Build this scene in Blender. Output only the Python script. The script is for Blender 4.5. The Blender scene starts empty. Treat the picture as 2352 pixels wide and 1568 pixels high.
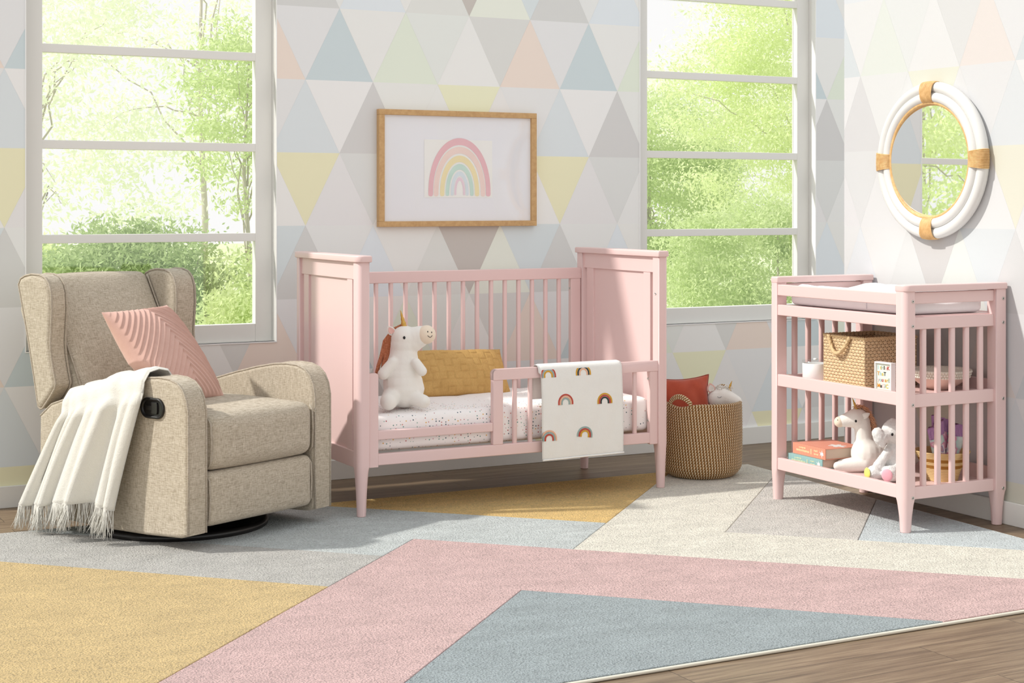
import bpy, bmesh, math, random
import numpy as np
from mathutils import Vector, Matrix, Euler
random.seed(7); RNG = np.random.default_rng(7)
S = bpy.context.scene
COL = S.collection
PI = math.pi
H_EYE = 1.28

# ------------------------------------------------------------------ basics
def lin(c):
    out = []
    for v in c[:3]:
        v = v / 255.0
        out.append(v / 12.92 if v <= 0.04045 else ((v + 0.055) / 1.055) ** 2.4)
    return tuple(out)
def L4(c, k=1.0): 
    l = lin(c); return tuple(min(v * k, 0.97) for v in l) + (1.0,)

def empty(name, loc=(0, 0, 0), rz=0.0):
    o = bpy.data.objects.new(name, None); COL.objects.link(o)
    o.location = loc; o.rotation_euler = (0, 0, rz); o.empty_display_size = 0.05
    return o
def tag(o, label=None, cat=None, group=None, kind=None):
    if label: o['label'] = label
    if cat: o['category'] = cat
    if group: o['group'] = group
    if kind: o['kind'] = kind
    return o
def thing(name, label, cat, loc=(0, 0, 0), rz=0.0, group=None):
    return tag(empty(name, loc, rz), label, cat, group)
def link(name, me, mat=None, parent=None, mats=None):
    o = bpy.data.objects.new(name, me); COL.objects.link(o)
    if mats:
        for m in mats: me.materials.append(m)
    elif mat and not me.materials: me.materials.append(mat)
    if parent: o.parent = parent
    return o
def smooth_mesh(me, on=True):
    me.polygons.foreach_set('use_smooth', [on] * len(me.polygons))
def obj(name, bm, mat=None, parent=None, smooth=True, wn=False, mats=None):
    me = bpy.data.meshes.new(name)
    bm.normal_update(); bm.to_mesh(me); bm.free()
    smooth_mesh(me, smooth)
    o = link(name, me, mat, parent, mats)
    if wn:
        m = o.modifiers.new('wn', 'WEIGHTED_NORMAL'); m.keep_sharp = True
    return o
def arr_obj(name, V, F, mat=None, parent=None, smooth=True, uv=None, mats=None, mi=None, col=None):
    """V (n,3), F list of index tuples; uv: per-vertex (n,2); col: per-face rgb"""
    me = bpy.data.meshes.new(name)
    me.from_pydata([tuple(v) for v in V], [], F)
    smooth_mesh(me, smooth)
    if uv is not None:
        ul = me.uv_layers.new(name='UVMap'); li = np.zeros(len(me.loops), dtype=np.int32)
        me.loops.foreach_get('vertex_index', li)
        ul.data.foreach_set('uv', np.asarray(uv, dtype=np.float32)[li].ravel())
    if mi is not None: me.polygons.foreach_set('material_index', mi)
    if col is not None:
        a = me.color_attributes.new('tint', 'FLOAT_COLOR', 'CORNER')
        buf = np.ones((len(me.loops), 4), dtype=np.float32)
        k = 0
        for p, c in zip(me.polygons, col):
            n = p.loop_total; buf[k:k + n, :3] = c[:3]; k += n
        a.data.foreach_set('color', buf.ravel())
    me.update()
    return link(name, me, mat, parent, mats)

# ------------------------------------------------------------------ shape builders (bmesh)
def rbox(bm, c, s, r=0.004, seg=2):
    res = bmesh.ops.create_cube(bm, size=1.0)
    vs = res['verts']
    for v in vs:
        v.co = Vector((c[0] + v.co.x * s[0], c[1] + v.co.y * s[1], c[2] + v.co.z * s[2]))
    r = min(r, min(s) * 0.45)
    if r > 0:
        es = list({e for v in vs for e in v.link_edges})
        bmesh.ops.bevel(bm, geom=es, offset=r, segments=seg, profile=0.5, affect='EDGES')
def rb(bm, x0, x1, y0, y1, z0, z1, r=0.004, seg=2):
    rbox(bm, ((x0 + x1) / 2, (y0 + y1) / 2, (z0 + z1) / 2), (abs(x1 - x0), abs(y1 - y0), abs(z1 - z0)), r, seg)
def box_obj(name, ext, mat, parent=None, r=0.004, seg=2):
    bm = bmesh.new(); rb(bm, *ext, r, seg); return obj(name, bm, mat, parent, wn=True)
def rrect(cx, cy, hx, hy, r, n=5):
    """rounded rectangle outline; r may be 4 radii (++ -+ -- +-)"""
    rr = (r,) * 4 if not isinstance(r, (tuple, list)) else r
    pts = []
    for k, (sx, sy, a0) in enumerate(((1, 1, 0), (-1, 1, PI / 2), (-1, -1, PI), (1, -1, 1.5 * PI))):
        q = min(rr[k], hx, hy)
        for i in range(n + 1):
            a = a0 + (PI / 2) * i / n
            pts.append((cx + sx * (hx - q) + q * math.cos(a), cy + sy * (hy - q) + q * math.sin(a)))
    return pts
def loft(bm, rings, cap=True, closed=True):
    R = [[bm.verts.new(p) for p in ring] for ring in rings]
    n = len(R[0])
    for a, b in zip(R[:-1], R[1:]):
        for i in range(n if closed else n - 1):
            j = (i + 1) % n
            bm.faces.new((a[i], a[j], b[j], b[i]))
    if cap:
        bm.faces.new(list(reversed(R[0]))); bm.faces.new(R[-1])
    return R
def post_bm(x, y, hx, hy, ztop, ztap, zbot, r, foot=0.7):
    bm = bmesh.new(); rings = []
    for z, k in ((zbot, foot - .02), (zbot + 0.003, foot), (ztap * .5, .49 + foot / 2), (ztap - .03, .955), (ztap - .012, .985), (ztap, 1), (ztop, 1)):
        q = min(max(r) if isinstance(r, tuple) else r, hx * k)
        rr = r if k >= 0.999 else tuple(max(a, min(hx, hy) * (.8 if k < .95 else .6 if k < .97 else .4)) for a in (r if isinstance(r, tuple) else (r,) * 4))
        rings.append([(px, py, z) for px, py in rrect(x, y, hx * k, hy * k, rr)])
    loft(bm, rings); return bm
def frames(pts):
    P = [Vector(p) for p in pts]; n = len(P); T = []
    for i in range(n):
        a = P[max(i - 1, 0)]; b = P[min(i + 1, n - 1)]
        T.append((b - a).normalized())
    up = Vector((0, 0, 1)) if abs(T[0].z) < 0.9 else Vector((1, 0, 0))
    N = [(up - T[0] * up.dot(T[0])).normalized()]
    for i in range(1, n):
        v = N[-1] - T[i] * N[-1].dot(T[i])
        N.append(v.normalized() if v.length > 1e-8 else N[-1])
    return P, T, N
def tube_arr(pts, rad, n=8, closed=False):
    """returns V,F,uv for a tube. rad: number or list"""
    if closed: pts = list(pts) + [pts[0]]
    P, T, N = frames(pts); m = len(P)
    if closed:
        t = ((P[1] - P[-2]).normalized()); T[0] = T[-1] = t
    V, F, U = [], [], []
    rl = rad if isinstance(rad, (list, tuple)) else [rad] * m
    d = 0
    for i in range(m):
        if i: d += (P[i] - P[i - 1]).length
        B = T[i].cross(N[i])
        for k in range(n):
            a = 2 * PI * k / n
            V.append(P[i] + (N[i] * math.cos(a) + B * math.sin(a)) * rl[i]); U.append((d, k / n))
    for i in range(m - 1):
        for k in range(n):
            k2 = (k + 1) % n
            F.append((i * n + k, i * n + k2, (i + 1) * n + k2, (i + 1) * n + k))
    if not closed:
        F.append(tuple(range(n - 1, -1, -1))); F.append(tuple((m - 1) * n + k for k in range(n)))
    return V, F, U
def tube(name, pts, rad, mat, parent=None, n=8, closed=False):
    V, F, U = tube_arr(pts, rad, n, closed); return arr_obj(name, V, F, mat, parent, uv=U)
def merge(parts):
    V, F, U = [], [], []
    for v, f, u in parts:
        o = len(V); V += list(v); F += [tuple(i + o for i in t) for t in f]; U += list(u)
    return V, F, U
def lathe_arr(prof, n=64, c=(0, 0), close=False):
    V, F, U = [], [], []
    m = len(prof); d = 0; L = [0]
    for i in range(1, m):
        d += math.hypot(prof[i][0] - prof[i - 1][0], prof[i][1] - prof[i - 1][1]); L.append(d)
    for i, (r, z) in enumerate(prof):
        for k in range(n + 1):
            a = 2 * PI * k / n
            V.append((c[0] + r * math.cos(a), c[1] + r * math.sin(a), z)); U.append((k / n, L[i]))
    w = n + 1
    for i in range(m - 1):
        for k in range(n):
            F.append((i * w + k, i * w + k + 1, (i + 1) * w + k + 1, (i + 1) * w + k))
    return V, F, U
def lathe(name, prof, mat, parent=None, n=64, c=(0, 0), mats=None, mi=None):
    V, F, U = lathe_arr(prof, n, c)
    me_mi = None
    if mi: me_mi = [mi[i] for i in range(len(prof) - 1) for k in range(n)]
    return arr_obj(name, V, F, mat, parent, uv=U, mats=mats, mi=me_mi)
def extrude_yz(bm, pts, x0, x1, r=0.012, seg=3):
    a = [bm.verts.new((x0, p[0], p[1])) for p in pts]; b = [bm.verts.new((x1, p[0], p[1])) for p in pts]
    n = len(pts); fs = []
    f0 = bm.faces.new(a); f1 = bm.faces.new(list(reversed(b)))
    for i in range(n):
        j = (i + 1) % n; fs.append(bm.faces.new((a[j], a[i], b[i], b[j])))
    bmesh.ops.recalc_face_normals(bm, faces=[f0, f1] + fs)
    if r > 0:
        es = list(f0.edges) + list(f1.edges)
        bmesh.ops.bevel(bm, geom=es, offset=r, segments=seg, profile=0.5, affect='EDGES')
def cushion(name, half, r, mat, parent=None, bulge=(0, 0, 0), n=14, fn=None, loc=None, pinch=0.0):
    """rounded, bulged box; half=(hx,hy,hz)"""
    def axis(h):
        inner = h - r; t = [-h + r * (1 - math.cos(PI / 2 * i / 4)) * 0 - 0 for i in range(0)]
        e = [r * (1 - math.cos(PI / 2 * i / 4)) for i in range(4)]
        a = [-h + x for x in e] + list(np.linspace(-inner, inner, n)) + [h - x for x in reversed(e)]
        return a
    ax = [axis(h) for h in half]
    V = []; idx = {}; F = []
    def vid(p):
        k = tuple(round(q, 6) for q in p)
        if k not in idx: idx[k] = len(V); V.append(np.array(p, dtype=float))
        return idx[k]
    for d in range(3):
        u, v = [k for k in range(3) if k != d]
        for sgn in (-1, 1):
            for i in range(len(ax[u]) - 1):
                for j in range(len(ax[v]) - 1):
                    q = []
                    for (a, b) in ((i, j), (i + 1, j), (i + 1, j + 1), (i, j + 1)):
                        p = [0, 0, 0]; p[d] = sgn * half[d]; p[u] = ax[u][a]; p[v] = ax[v][b]; q.append(vid(p))
                    flip = (sgn > 0) == (d == 1)
                    F.append(tuple(reversed(q)) if flip else tuple(q))
    out = []
    for p in V:
        inner = np.array([max(-half[k] + r, min(half[k] - r, p[k])) for k in range(3)])
        dv = p - inner; l = np.linalg.norm(dv)
        if l > 1e-9: p = inner + dv / l * r
        w = [max(0, 1 - (p[k] / half[k]) ** 2) for k in range(3)]
        q = p.copy()
        q[0] += bulge[0] * np.sign(p[0]) * w[1] * w[2] * (abs(p[0]) / half[0])
        q[1] += bulge[1] * np.sign(p[1]) * w[0] * w[2] * (abs(p[1]) / half[1])
        q[2] += bulge[2] * np.sign(p[2]) * w[0] * w[1] * (abs(p[2]) / half[2])
        if fn: q = np.array(fn(q))
        out.append(q)
    o = arr_obj(name, out, F, mat, parent)
    if loc: o.location = loc
    return o
def pillow(name, mat, hw, hh, th, N=40, M=None, disp=None, frame=None, parent=None, corner=0.06, mats=None, fix=None, flat=0.5):
    """knife-edge cushion in local frame: x in +-hw, y in +-hh, z thickness. frame=(origin, ex, ey, ez)"""
    M = M or N
    V, F = [], []; uv = []
    ids = {}
    for side in (1, -1):
        for i in range(N + 1):
            for j in range(M + 1):
                u = -1 + 2 * i / N; v = -1 + 2 * j / M
                rim = i in (0, N) or j in (0, M)
                if rim and side == -1: ids[(side, i, j)] = ids[(1, i, j)]; continue
                x = hw * u * (1 - corner * (1 - v * v) * abs(u) ** 3); y = hh * v * (1 - corner * (1 - u * u) * abs(v) ** 3)
                b = max(0, (1 - u * u) * (1 - v * v))
                z = side * th * (b ** flat)
                if disp and side == 1 and not rim: z += disp(u, v) * min(1, b * 12)
                p = np.array((x, y, z))
                if frame: p = frame[0] + frame[1] * x + frame[2] * y + frame[3] * z
                if fix: p = fix(p)
                ids[(side, i, j)] = len(V); V.append(p); uv.append((u, v))
        for i in range(N):
            for j in range(M):
                q = [ids[(side, i, j)], ids[(side, i + 1, j)], ids[(side, i + 1, j + 1)], ids[(side, i, j + 1)]]
                F.append(tuple(q) if side == 1 else tuple(reversed(q)))
    return arr_obj(name, V, F, mat, parent, uv=uv)
def ball(bm, c, r, seg=16, rot=None):
    r = (r,) * 3 if not isinstance(r, (tuple, list)) else r
    m = Matrix.Translation(c) @ (rot.to_matrix().to_4x4() if rot else Matrix()) @ Matrix.Diagonal((r[0], r[1], r[2], 1))
    bmesh.ops.create_uvsphere(bm, u_segments=seg, v_segments=max(8, seg // 2 + 2), radius=1.0, matrix=m)
def capsule(bm, p, q, r0, r1, seg=14):
    p, q = Vector(p), Vector(q); n = max(3, int((q - p).length / (min(r0, r1) * 0.45)) + 1)
    for i in range(n + 1):
        t = i / n; ball(bm, p.lerp(q, t), r0 + (r1 - r0) * t, seg)
def fuse(name, bm, mat, parent=None, voxel=0.006, it=6):
    o = obj(name, bm, mat, parent)
    m = o.modifiers.new('fuse', 'REMESH'); m.mode = 'VOXEL'; m.voxel_size = voxel; m.use_smooth_shade = True
    if it:
        s = o.modifiers.new('soft', 'SMOOTH'); s.factor = 0.6; s.iterations = it
    return o
def copy_tree(o, parent=None):
    c = o.copy(); COL.objects.link(c)
    if parent: c.parent = parent
    for ch in o.children: copy_tree(ch, c)
    return c

# ------------------------------------------------------------------ materials
class NT:
    def __init__(s, name, rough=0.6, spec=0.4):
        s.m = bpy.data.materials.new(name); s.m.use_nodes = True
        s.t = s.m.node_tree; s.b = s.t.nodes['Principled BSDF']; s.out = s.t.nodes['Material Output']
        s.b.inputs['Roughness'].default_value = rough; s.b.inputs['Specular IOR Level'].default_value = spec
    def n(s, t, **kw):
        x = s.t.nodes.new(t)
        for k, v in kw.items():
            if k.startswith('i_'): x.inputs[k[2:].replace('_', ' ')].default_value = v
            else: setattr(x, k, v)
        return x
    def l(s, a, b): s.t.links.new(a, b)
    def coord(s, kind='Object', scale=None, rot=None):
        c = s.n('ShaderNodeTexCoord').outputs[kind]
        if scale or rot:
            m = s.n('ShaderNodeMapping'); s.l(c, m.inputs[0])
            if scale: m.inputs['Scale'].default_value = scale
            if rot: m.inputs['Rotation'].default_value = rot
            c = m.outputs[0]
        return c
    def noise(s, vec, scale, detail=3, rough=0.55):
        x = s.n('ShaderNodeTexNoise', i_Scale=scale, i_Detail=detail, i_Roughness=rough); s.l(vec, x.inputs['Vector']); return x.outputs['Fac']
    def ramp(s, fac, stops):
        r = s.n('ShaderNodeValToRGB'); e = r.color_ramp.elements
        while len(e) < len(stops): e.new(0.5)
        for q, (p, c) in zip(e, stops): q.position = p; q.color = c if len(c) == 4 else tuple(c) + (1,)
        s.l(fac, r.inputs[0]); return r.outputs[0]
    def mix(s, fac, a, b, blend='MIX'):
        x = s.n('ShaderNodeMix', data_type='RGBA', blend_type=blend)
        for v, i in ((fac, 0), (a, 6), (b, 7)):
            if hasattr(v, 'is_linked'): s.l(v, x.inputs[i])
            else: x.inputs[i].default_value = v
        return x.outputs[2]
    def math(s, op, a, b=None, c=None):
        x = s.n('ShaderNodeMath', operation=op)
        for v, i in ((a, 0), (b, 1), (c, 2)):
            if v is None: continue
            if hasattr(v, 'is_linked'): s.l(v, x.inputs[i])
            else: x.inputs[i].default_value = v
        return x.outputs[0]
    def color(s, c):
        if hasattr(c, 'is_linked'): s.l(c, s.b.inputs['Base Color'])
        else: s.b.inputs['Base Color'].default_value = c
    def bump(s, h, dist=0.002, strength=1.0):
        b = s.n('ShaderNodeBump', i_Strength=strength, i_Distance=dist); s.l(h, b.inputs['Height']); s.l(b.outputs[0], s.b.inputs['Normal'])
    def sep(s, vec):
        x = s.n('ShaderNodeSeparateXYZ'); s.l(vec, x.inputs[0]); return x.outputs

def paint(name, c, rough=0.45, spec=0.4, var=0.03, k=1.0):
    t = NT(name, rough, spec); f = t.noise(t.coord(), 6.0, 3)
    a = L4(c, k); d = tuple(v * (1 - var) for v in a[:3]) + (1,)
    t.color(t.mix(f, a, d)); return t.m
def plush_mat(name, c, scale=320, dist=0.0025, var=0.10, sheen=0.3):
    t = NT(name, 0.95, 0.15); v = t.coord(); f = t.noise(v, scale, 4, .7); g = t.noise(v, scale * .12, 2)
    a = L4(c); d = tuple(q * (1 - var) for q in a[:3]) + (1,)
    t.color(t.mix(t.math('MULTIPLY', f, 1.0), d, a)); t.bump(t.math('ADD', f, g), dist, 0.8)
    t.b.inputs['Sheen Weight'].default_value = sheen
    return t.m
def weave_mat(name, base, dark, light, s=420.0, dist=0.0012):
    """linen-like cloth: threads in two directions"""
    t = NT(name, 0.9, 0.15); c = t.coord()
    hz = t.noise(t.coord(scale=(.10, .10, 1)), s, 3, .6); vt = t.noise(t.coord(scale=(1, 1, .10)), s, 3, .6)
    fine = t.noise(c, s * 1.2, 2)
    m1 = t.ramp(hz, [(.32, L4(dark)), (.50, L4(base)), (.68, L4(light))])
    m2 = t.ramp(vt, [(.32, L4(dark)), (.50, L4(base)), (.68, L4(light))])
    t.color(t.mix(.5, m1, m2)); t.bump(t.math('ADD', t.math('ADD', hz, vt), fine), dist, .7)
    t.b.inputs['Sheen Weight'].default_value = 0.15
    return t.m

PINK = paint('pink_paint', (229, 199, 196), 0.38, 0.45, 0.02)
WHITE_PAINT = paint('white_trim_paint', (232, 231, 226), 0.5, 0.4, 0.02)
WHITE_SATIN = paint('white_satin', (245, 245, 244), 0.4, 0.4, 0.01)
METAL = NT('steel_bolt', 0.3); METAL.b.inputs['Metallic'].default_value = 1; METAL.color(L4((205, 200, 195))); METAL = METAL.m
DARK = paint('black_plastic', (30, 28, 27), 0.35, 0.5, 0.1)
SOCKET = paint('dark_socket', (60, 52, 48), 0.6)
LINEN = weave_mat('oatmeal_linen', (187, 175, 156), (141, 128, 108), (215, 205, 189), 480)
PIPING = weave_mat('linen_piping', (178, 166, 149), (146, 134, 117), (202, 192, 178), 500)
THROW = plush_mat('ivory_mohair', (231, 228, 219), 260, .003, .07, .5)
SHEET_W = plush_mat('white_cotton', (243, 243, 245), 500, .0006, .03, .1)

def tint_mat(name, rough=0.7, fine=900, amp=0.02, dist=0.0004, spec=.3):
    t = NT(name, rough, spec); a = t.n('ShaderNodeVertexColor', layer_name='tint')
    f = t.noise(t.coord(), fine, 2); 
    g = t.math('MULTIPLY_ADD', f, amp * 2, 1 - amp)
    x = t.n('ShaderNodeVectorMath', operation='SCALE'); t.l(a.outputs[0], x.inputs[0]); t.l(g, x.inputs['Scale'])
    t.color(x.outputs[0]); t.bump(f, dist, .5); return t.m
WALLPAPER = tint_mat('triangle_wallpaper', .75, 700, .012)

def rug_mat():
    t = NT('cut_pile_rug', 1.0, 0.05); a = t.n('ShaderNodeVertexColor', layer_name='tint'); v = t.coord()
    f = t.noise(v, 120, 4, .8); g = t.noise(v, 42, 3, .6); w = t.noise(t.coord(scale=(1, 2.2, 1), rot=(0, 0, .8)), 5, 5, .65)
    vo = t.n('ShaderNodeTexVoronoi', i_Scale=150.0, i_Randomness=1.0); t.l(v, vo.inputs['Vector']); tuft = vo.outputs['Distance']
    k = t.math('MULTIPLY_ADD', f, 1.0, .80); k = t.math('MULTIPLY', k, t.math('MULTIPLY_ADD', tuft, -.46, 1.22))
    k = t.math('MULTIPLY', k, t.math('MULTIPLY_ADD', g, .24, .88)); k = t.math('MULTIPLY', k, t.math('MULTIPLY_ADD', w, .56, .73))
    x = t.n('ShaderNodeVectorMath', operation='SCALE'); t.l(a.outputs[0], x.inputs[0]); t.l(k, x.inputs['Scale'])
    t.color(x.outputs[0]); t.bump(t.math('ADD', t.math('MULTIPLY', tuft, -.8), t.math('ADD', f, t.math('MULTIPLY', g, .5))), .009, 1.0)
    t.b.inputs['Sheen Weight'].default_value = .25
    return t.m
RUG = rug_mat()

def floor_mat():
    t = NT('grey_brown_oak_planks', .42, .4); v = t.coord()
    br = t.n('ShaderNodeTexBrick', offset=.37, i_Scale=1.0, i_Mortar_Size=.0012, i_Mortar_Smooth=.3, i_Bias=0.0, i_Brick_Width=1.22, i_Row_Height=.155)
    br.inputs['Color1'].default_value = (.15, .15, .15, 1); br.inputs['Color2'].default_value = (.85, .85, .85, 1); br.inputs['Mortar'].default_value = (0, 0, 0, 1)
    t.l(v, br.inputs['Vector'])
    off = t.n('ShaderNodeVectorMath', operation='MULTIPLY_ADD'); t.l(br.outputs['Color'], off.inputs[0]); off.inputs[1].default_value = (3.1, 7.7, 0); t.l(v, off.inputs[2])
    mp = t.n('ShaderNodeMapping'); mp.inputs['Scale'].default_value = (1.1, 17, 1); t.l(off.outputs[0], mp.inputs[0])
    g1 = t.noise(mp.outputs[0], 2.2, 6, .62)
    mp2 = t.n('ShaderNodeMapping'); mp2.inputs['Scale'].default_value = (2, 120, 1); t.l(off.outputs[0], mp2.inputs[0])
    g2 = t.noise(mp2.outputs[0], 1.5, 3, .6)
    c = t.ramp(t.math('MULTIPLY_ADD', g2, .35, t.math('MULTIPLY', g1, .75)), [(.30, L4((80, 65, 51))), (.52, L4((121, 101, 80))), (.75, L4((156, 136, 110)))])
    tone = t.math('MULTIPLY_ADD', br.outputs['Color'], .30, .80)
    x = t.n('ShaderNodeVectorMath', operation='SCALE'); t.l(c, x.inputs[0]); t.l(tone, x.inputs['Scale'])
    t.color(t.mix(br.outputs['Fac'], x.outputs[0], L4((58, 46, 38)))); t.bump(t.math('SUBTRACT', g2, br.outputs['Fac']), .0008, .5)
    return t.m
FLOOR = floor_mat()

def glass_mat(name='window_glass', tint=(1, 1, 1, 1), refl=.06):
    t = NT(name); g = t.n('ShaderNodeBsdfGlossy', i_Roughness=.02); tr = t.n('ShaderNodeBsdfTransparent'); tr.inputs[0].default_value = tint
    m = t.n('ShaderNodeMixShader'); m.inputs[0].default_value = refl
    t.l(tr.outputs[0], m.inputs[1]); t.l(g.outputs[0], m.inputs[2]); t.l(m.outputs[0], t.out.inputs[0]); return t.m
GLASS = glass_mat()

# ------------------------------------------------------------------ camera, light, world
cam = bpy.data.cameras.new('camera'); co = bpy.data.objects.new('camera', cam); COL.objects.link(co); S.camera = co
YAW = math.atan2(3707.0, 7024.0)
co.location = (0, 0, H_EYE); co.rotation_euler = (PI / 2, 0, -YAW)
cam.sensor_width = 36.0; cam.lens = 3707.0 / 2352 * 36; cam.shift_y = -(784 - 465) / 2352.0; cam.clip_end = 200
sun = bpy.data.lights.new('sun', 'SUN'); so = bpy.data.objects.new('sun', sun); COL.objects.link(so)
sun.energy = 3.4; sun.angle = math.radians(2.2); sun.color = (1.0, .965, .90)
EL = math.radians(42); d = Vector((.95 * math.cos(EL), -.31 * math.cos(EL), -math.sin(EL)))
so.rotation_euler = d.to_track_quat('-Z', 'Y').to_euler(); so.location = (-3, 9, 5)
W = bpy.data.worlds.new('bright_overcast_sky'); S.world = W; W.use_nodes = True
wt = W.node_tree; bg = wt.nodes['Background']
tc = wt.nodes.new('ShaderNodeTexCoord'); sp = wt.nodes.new('ShaderNodeSeparateXYZ'); rp = wt.nodes.new('ShaderNodeValToRGB')
wt.links.new(tc.outputs['Generated'], sp.inputs[0]); wt.links.new(sp.outputs[2], rp.inputs[0]); wt.links.new(rp.outputs[0], bg.inputs[0])
rp.color_ramp.elements[0].color = (1, .995, .985, 1); rp.color_ramp.elements[0].position = .15
rp.color_ramp.elements[1].color = (.93, .97, 1, 1); rp.color_ramp.elements[1].position = .9
bg.inputs[1].default_value = 1.0
S.view_settings.view_transform = 'Standard'; S.view_settings.look = 'None'; S.view_settings.exposure = 0; S.view_settings.gamma = 1
S.view_settings.use_curve_mapping = False

# ------------------------------------------------------------------ room
YB = 6.98; XR = 4.745; ZT = 2.68
WIN = [(1.365, 2.472), (4.422, 5.544)]; WZ0, WZ1 = .651, 2.58
SILL = [WZ0, WZ0]
XL0, XL1 = 1.10, 6.3          # left end cut short out of view to let the sun in
TA = .3345; X0 = 2.614
PAL = {  # 4 x 4 repeat of the wallpaper: row -> (up triangles, down triangles), first one at the x given
    0: (2.614, [(198, 197, 196), (212, 219, 226), (213, 213, 209), (222, 225, 212)], 2.7815, [(219, 219, 218), (223, 222, 219), (180, 169, 162), (202, 211, 215)]),
    1: (2.4465, [(226, 206, 193), (186, 200, 206), (215, 223, 205), (226, 225, 223)], 2.614, [(217, 216, 218), (224, 223, 221), (217, 220, 216), (206, 205, 202)]),
    2: (2.614, [(205, 212, 217), (196, 193, 193), (222, 222, 220), (221, 218, 217)], 2.4465, [(217, 216, 217), (227, 225, 225), (222, 222, 219), (224, 223, 184)]),
    3: (2.7815, [(219, 216, 217), (222, 221, 220), (222, 222, 220), (227, 225, 223)], 2.614, [(225, 219, 175), (208, 208, 207), (216, 217, 216), (223, 219, 219)]),
}
def clip(poly, rect):
    for ax, val, keep in ((0, rect[0], 1), (0, rect[1], -1), (1, rect[2], 1), (1, rect[3], -1)):
        out = []
        for i in range(len(poly)):
            a, b = poly[i - 1], poly[i]
            ia, ib = keep * (a[ax] - val) >= -1e-9, keep * (b[ax] - val) >= -1e-9
            if ia != ib:
                t = (val - a[ax]) / (b[ax] - a[ax]); out.append((a[0] + t * (b[0] - a[0]), a[1] + t * (b[1] - a[1])))
            if ib: out.append(b)
        poly = out
        if len(poly) < 3: return []
    return poly
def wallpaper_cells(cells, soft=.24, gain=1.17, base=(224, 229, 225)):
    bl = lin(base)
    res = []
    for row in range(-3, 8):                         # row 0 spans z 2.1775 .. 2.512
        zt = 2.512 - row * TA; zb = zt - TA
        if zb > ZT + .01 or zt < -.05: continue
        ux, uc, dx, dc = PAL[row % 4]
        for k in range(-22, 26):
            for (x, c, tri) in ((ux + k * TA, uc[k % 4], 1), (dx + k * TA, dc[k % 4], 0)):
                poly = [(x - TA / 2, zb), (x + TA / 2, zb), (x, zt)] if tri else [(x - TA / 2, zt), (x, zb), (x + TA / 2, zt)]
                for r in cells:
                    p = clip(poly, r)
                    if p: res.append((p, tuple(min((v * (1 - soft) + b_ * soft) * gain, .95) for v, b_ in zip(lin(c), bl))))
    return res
def quad(V, F, C, pts, c):
    o = len(V); V += pts; F.append(tuple(range(o, o + len(pts)))); C.append(c)
TRIMC = lin((232, 231, 227))
# back wall with three window openings
xs = [XL0] + [v for w in WIN for v in w] + [XL1]
cells = [(xs[i], xs[i + 1], 0, ZT) for i in range(0, len(xs), 2)]
for (a, b), zs in zip(WIN, SILL): cells += ([(a, b, 0, zs)] if zs > 0 else []) + [(a, b, WZ1, ZT)]
V, F, C = [], [], []
for p, c in wallpaper_cells(cells): quad(V, F, C, [(x, YB, z) for x, z in p], c)
YO = YB + .15
for (a, b, z0, z1) in cells: quad(V, F, C, [(a, YO, z0), (a, YO, z1), (b, YO, z1), (b, YO, z0)], lin((210, 205, 196)))
for (a, b), zs in zip(WIN, SILL):
    for (p, q) in (((a, zs), (a, WZ1)), ((b, WZ1), (b, zs)), ((a, WZ1), (b, WZ1)), ((b, zs), (a, zs)))[:4 if zs else 3]:
        quad(V, F, C, [(p[0], YB, p[1]), (q[0], YB, q[1]), (q[0], YO, q[1]), (p[0], YO, p[1])], TRIMC)
quad(V, F, C, [(XL0, YB, ZT), (XL1, YB, ZT), (XL1, YO, ZT), (XL0, YO, ZT)], TRIMC)
for x in (XL0, XL1): quad(V, F, C, [(x, YB, 0), (x, YB, ZT), (x, YO, ZT), (x, YO, 0)], TRIMC)
tag(arr_obj('wall_back', V, F, WALLPAPER, smooth=False, col=C), kind='structure')
# right wall: a free-standing partition, its far end stops before the back wall
V, F, C = [], [], []; YE = 5.765; YN = 2.2
f = lambda y: 3.45 + (5.187 - y) * TA / .311
g = lambda x: 5.187 - (x - 3.45) * .311 / TA
for p, c in wallpaper_cells([(f(YE), f(YN), 0, ZT)], .58, .80, (229, 230, 232)): quad(V, F, C, [(XR, g(x), z) for x, z in p], c)  # same wallpaper, fainter and greyer: the sun's overexposure is put into its colours
quad(V, F, C, [(XR, YE, 0), (XR, YE, ZT), (XR + .12, YE, ZT), (XR + .12, YE, 0)], TRIMC)
quad(V, F, C, [(XR, YN, 0), (XR + .12, YN, 0), (XR + .12, YN, ZT), (XR, YN, ZT)], TRIMC)
quad(V, F, C, [(XR + .12, YN, 0), (XR + .12, YE, 0), (XR + .12, YE, ZT), (XR + .12, YN, ZT)], TRIMC)
quad(V, F, C, [(XR, YN, ZT), (XR, YE, ZT), (XR + .12, YE, ZT), (XR + .12, YN, ZT)], TRIMC)
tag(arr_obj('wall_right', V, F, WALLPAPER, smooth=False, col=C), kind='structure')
bm = bmesh.new(); rb(bm, -3.2, 6.6, -1.5, YB + .15, -.06, 0, 0)
tag(obj('floor', bm, FLOOR, smooth=False), kind='structure')
tag(box_obj('baseboard_back', (XL0, XL1, YB - .015, YB, 0, .092), WHITE_PAINT, r=.003), kind='structure')
tag(box_obj('baseboard_right', (XR - .014, XR, YN, YE, 0, .092), WHITE_PAINT, r=.003), kind='structure')
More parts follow.
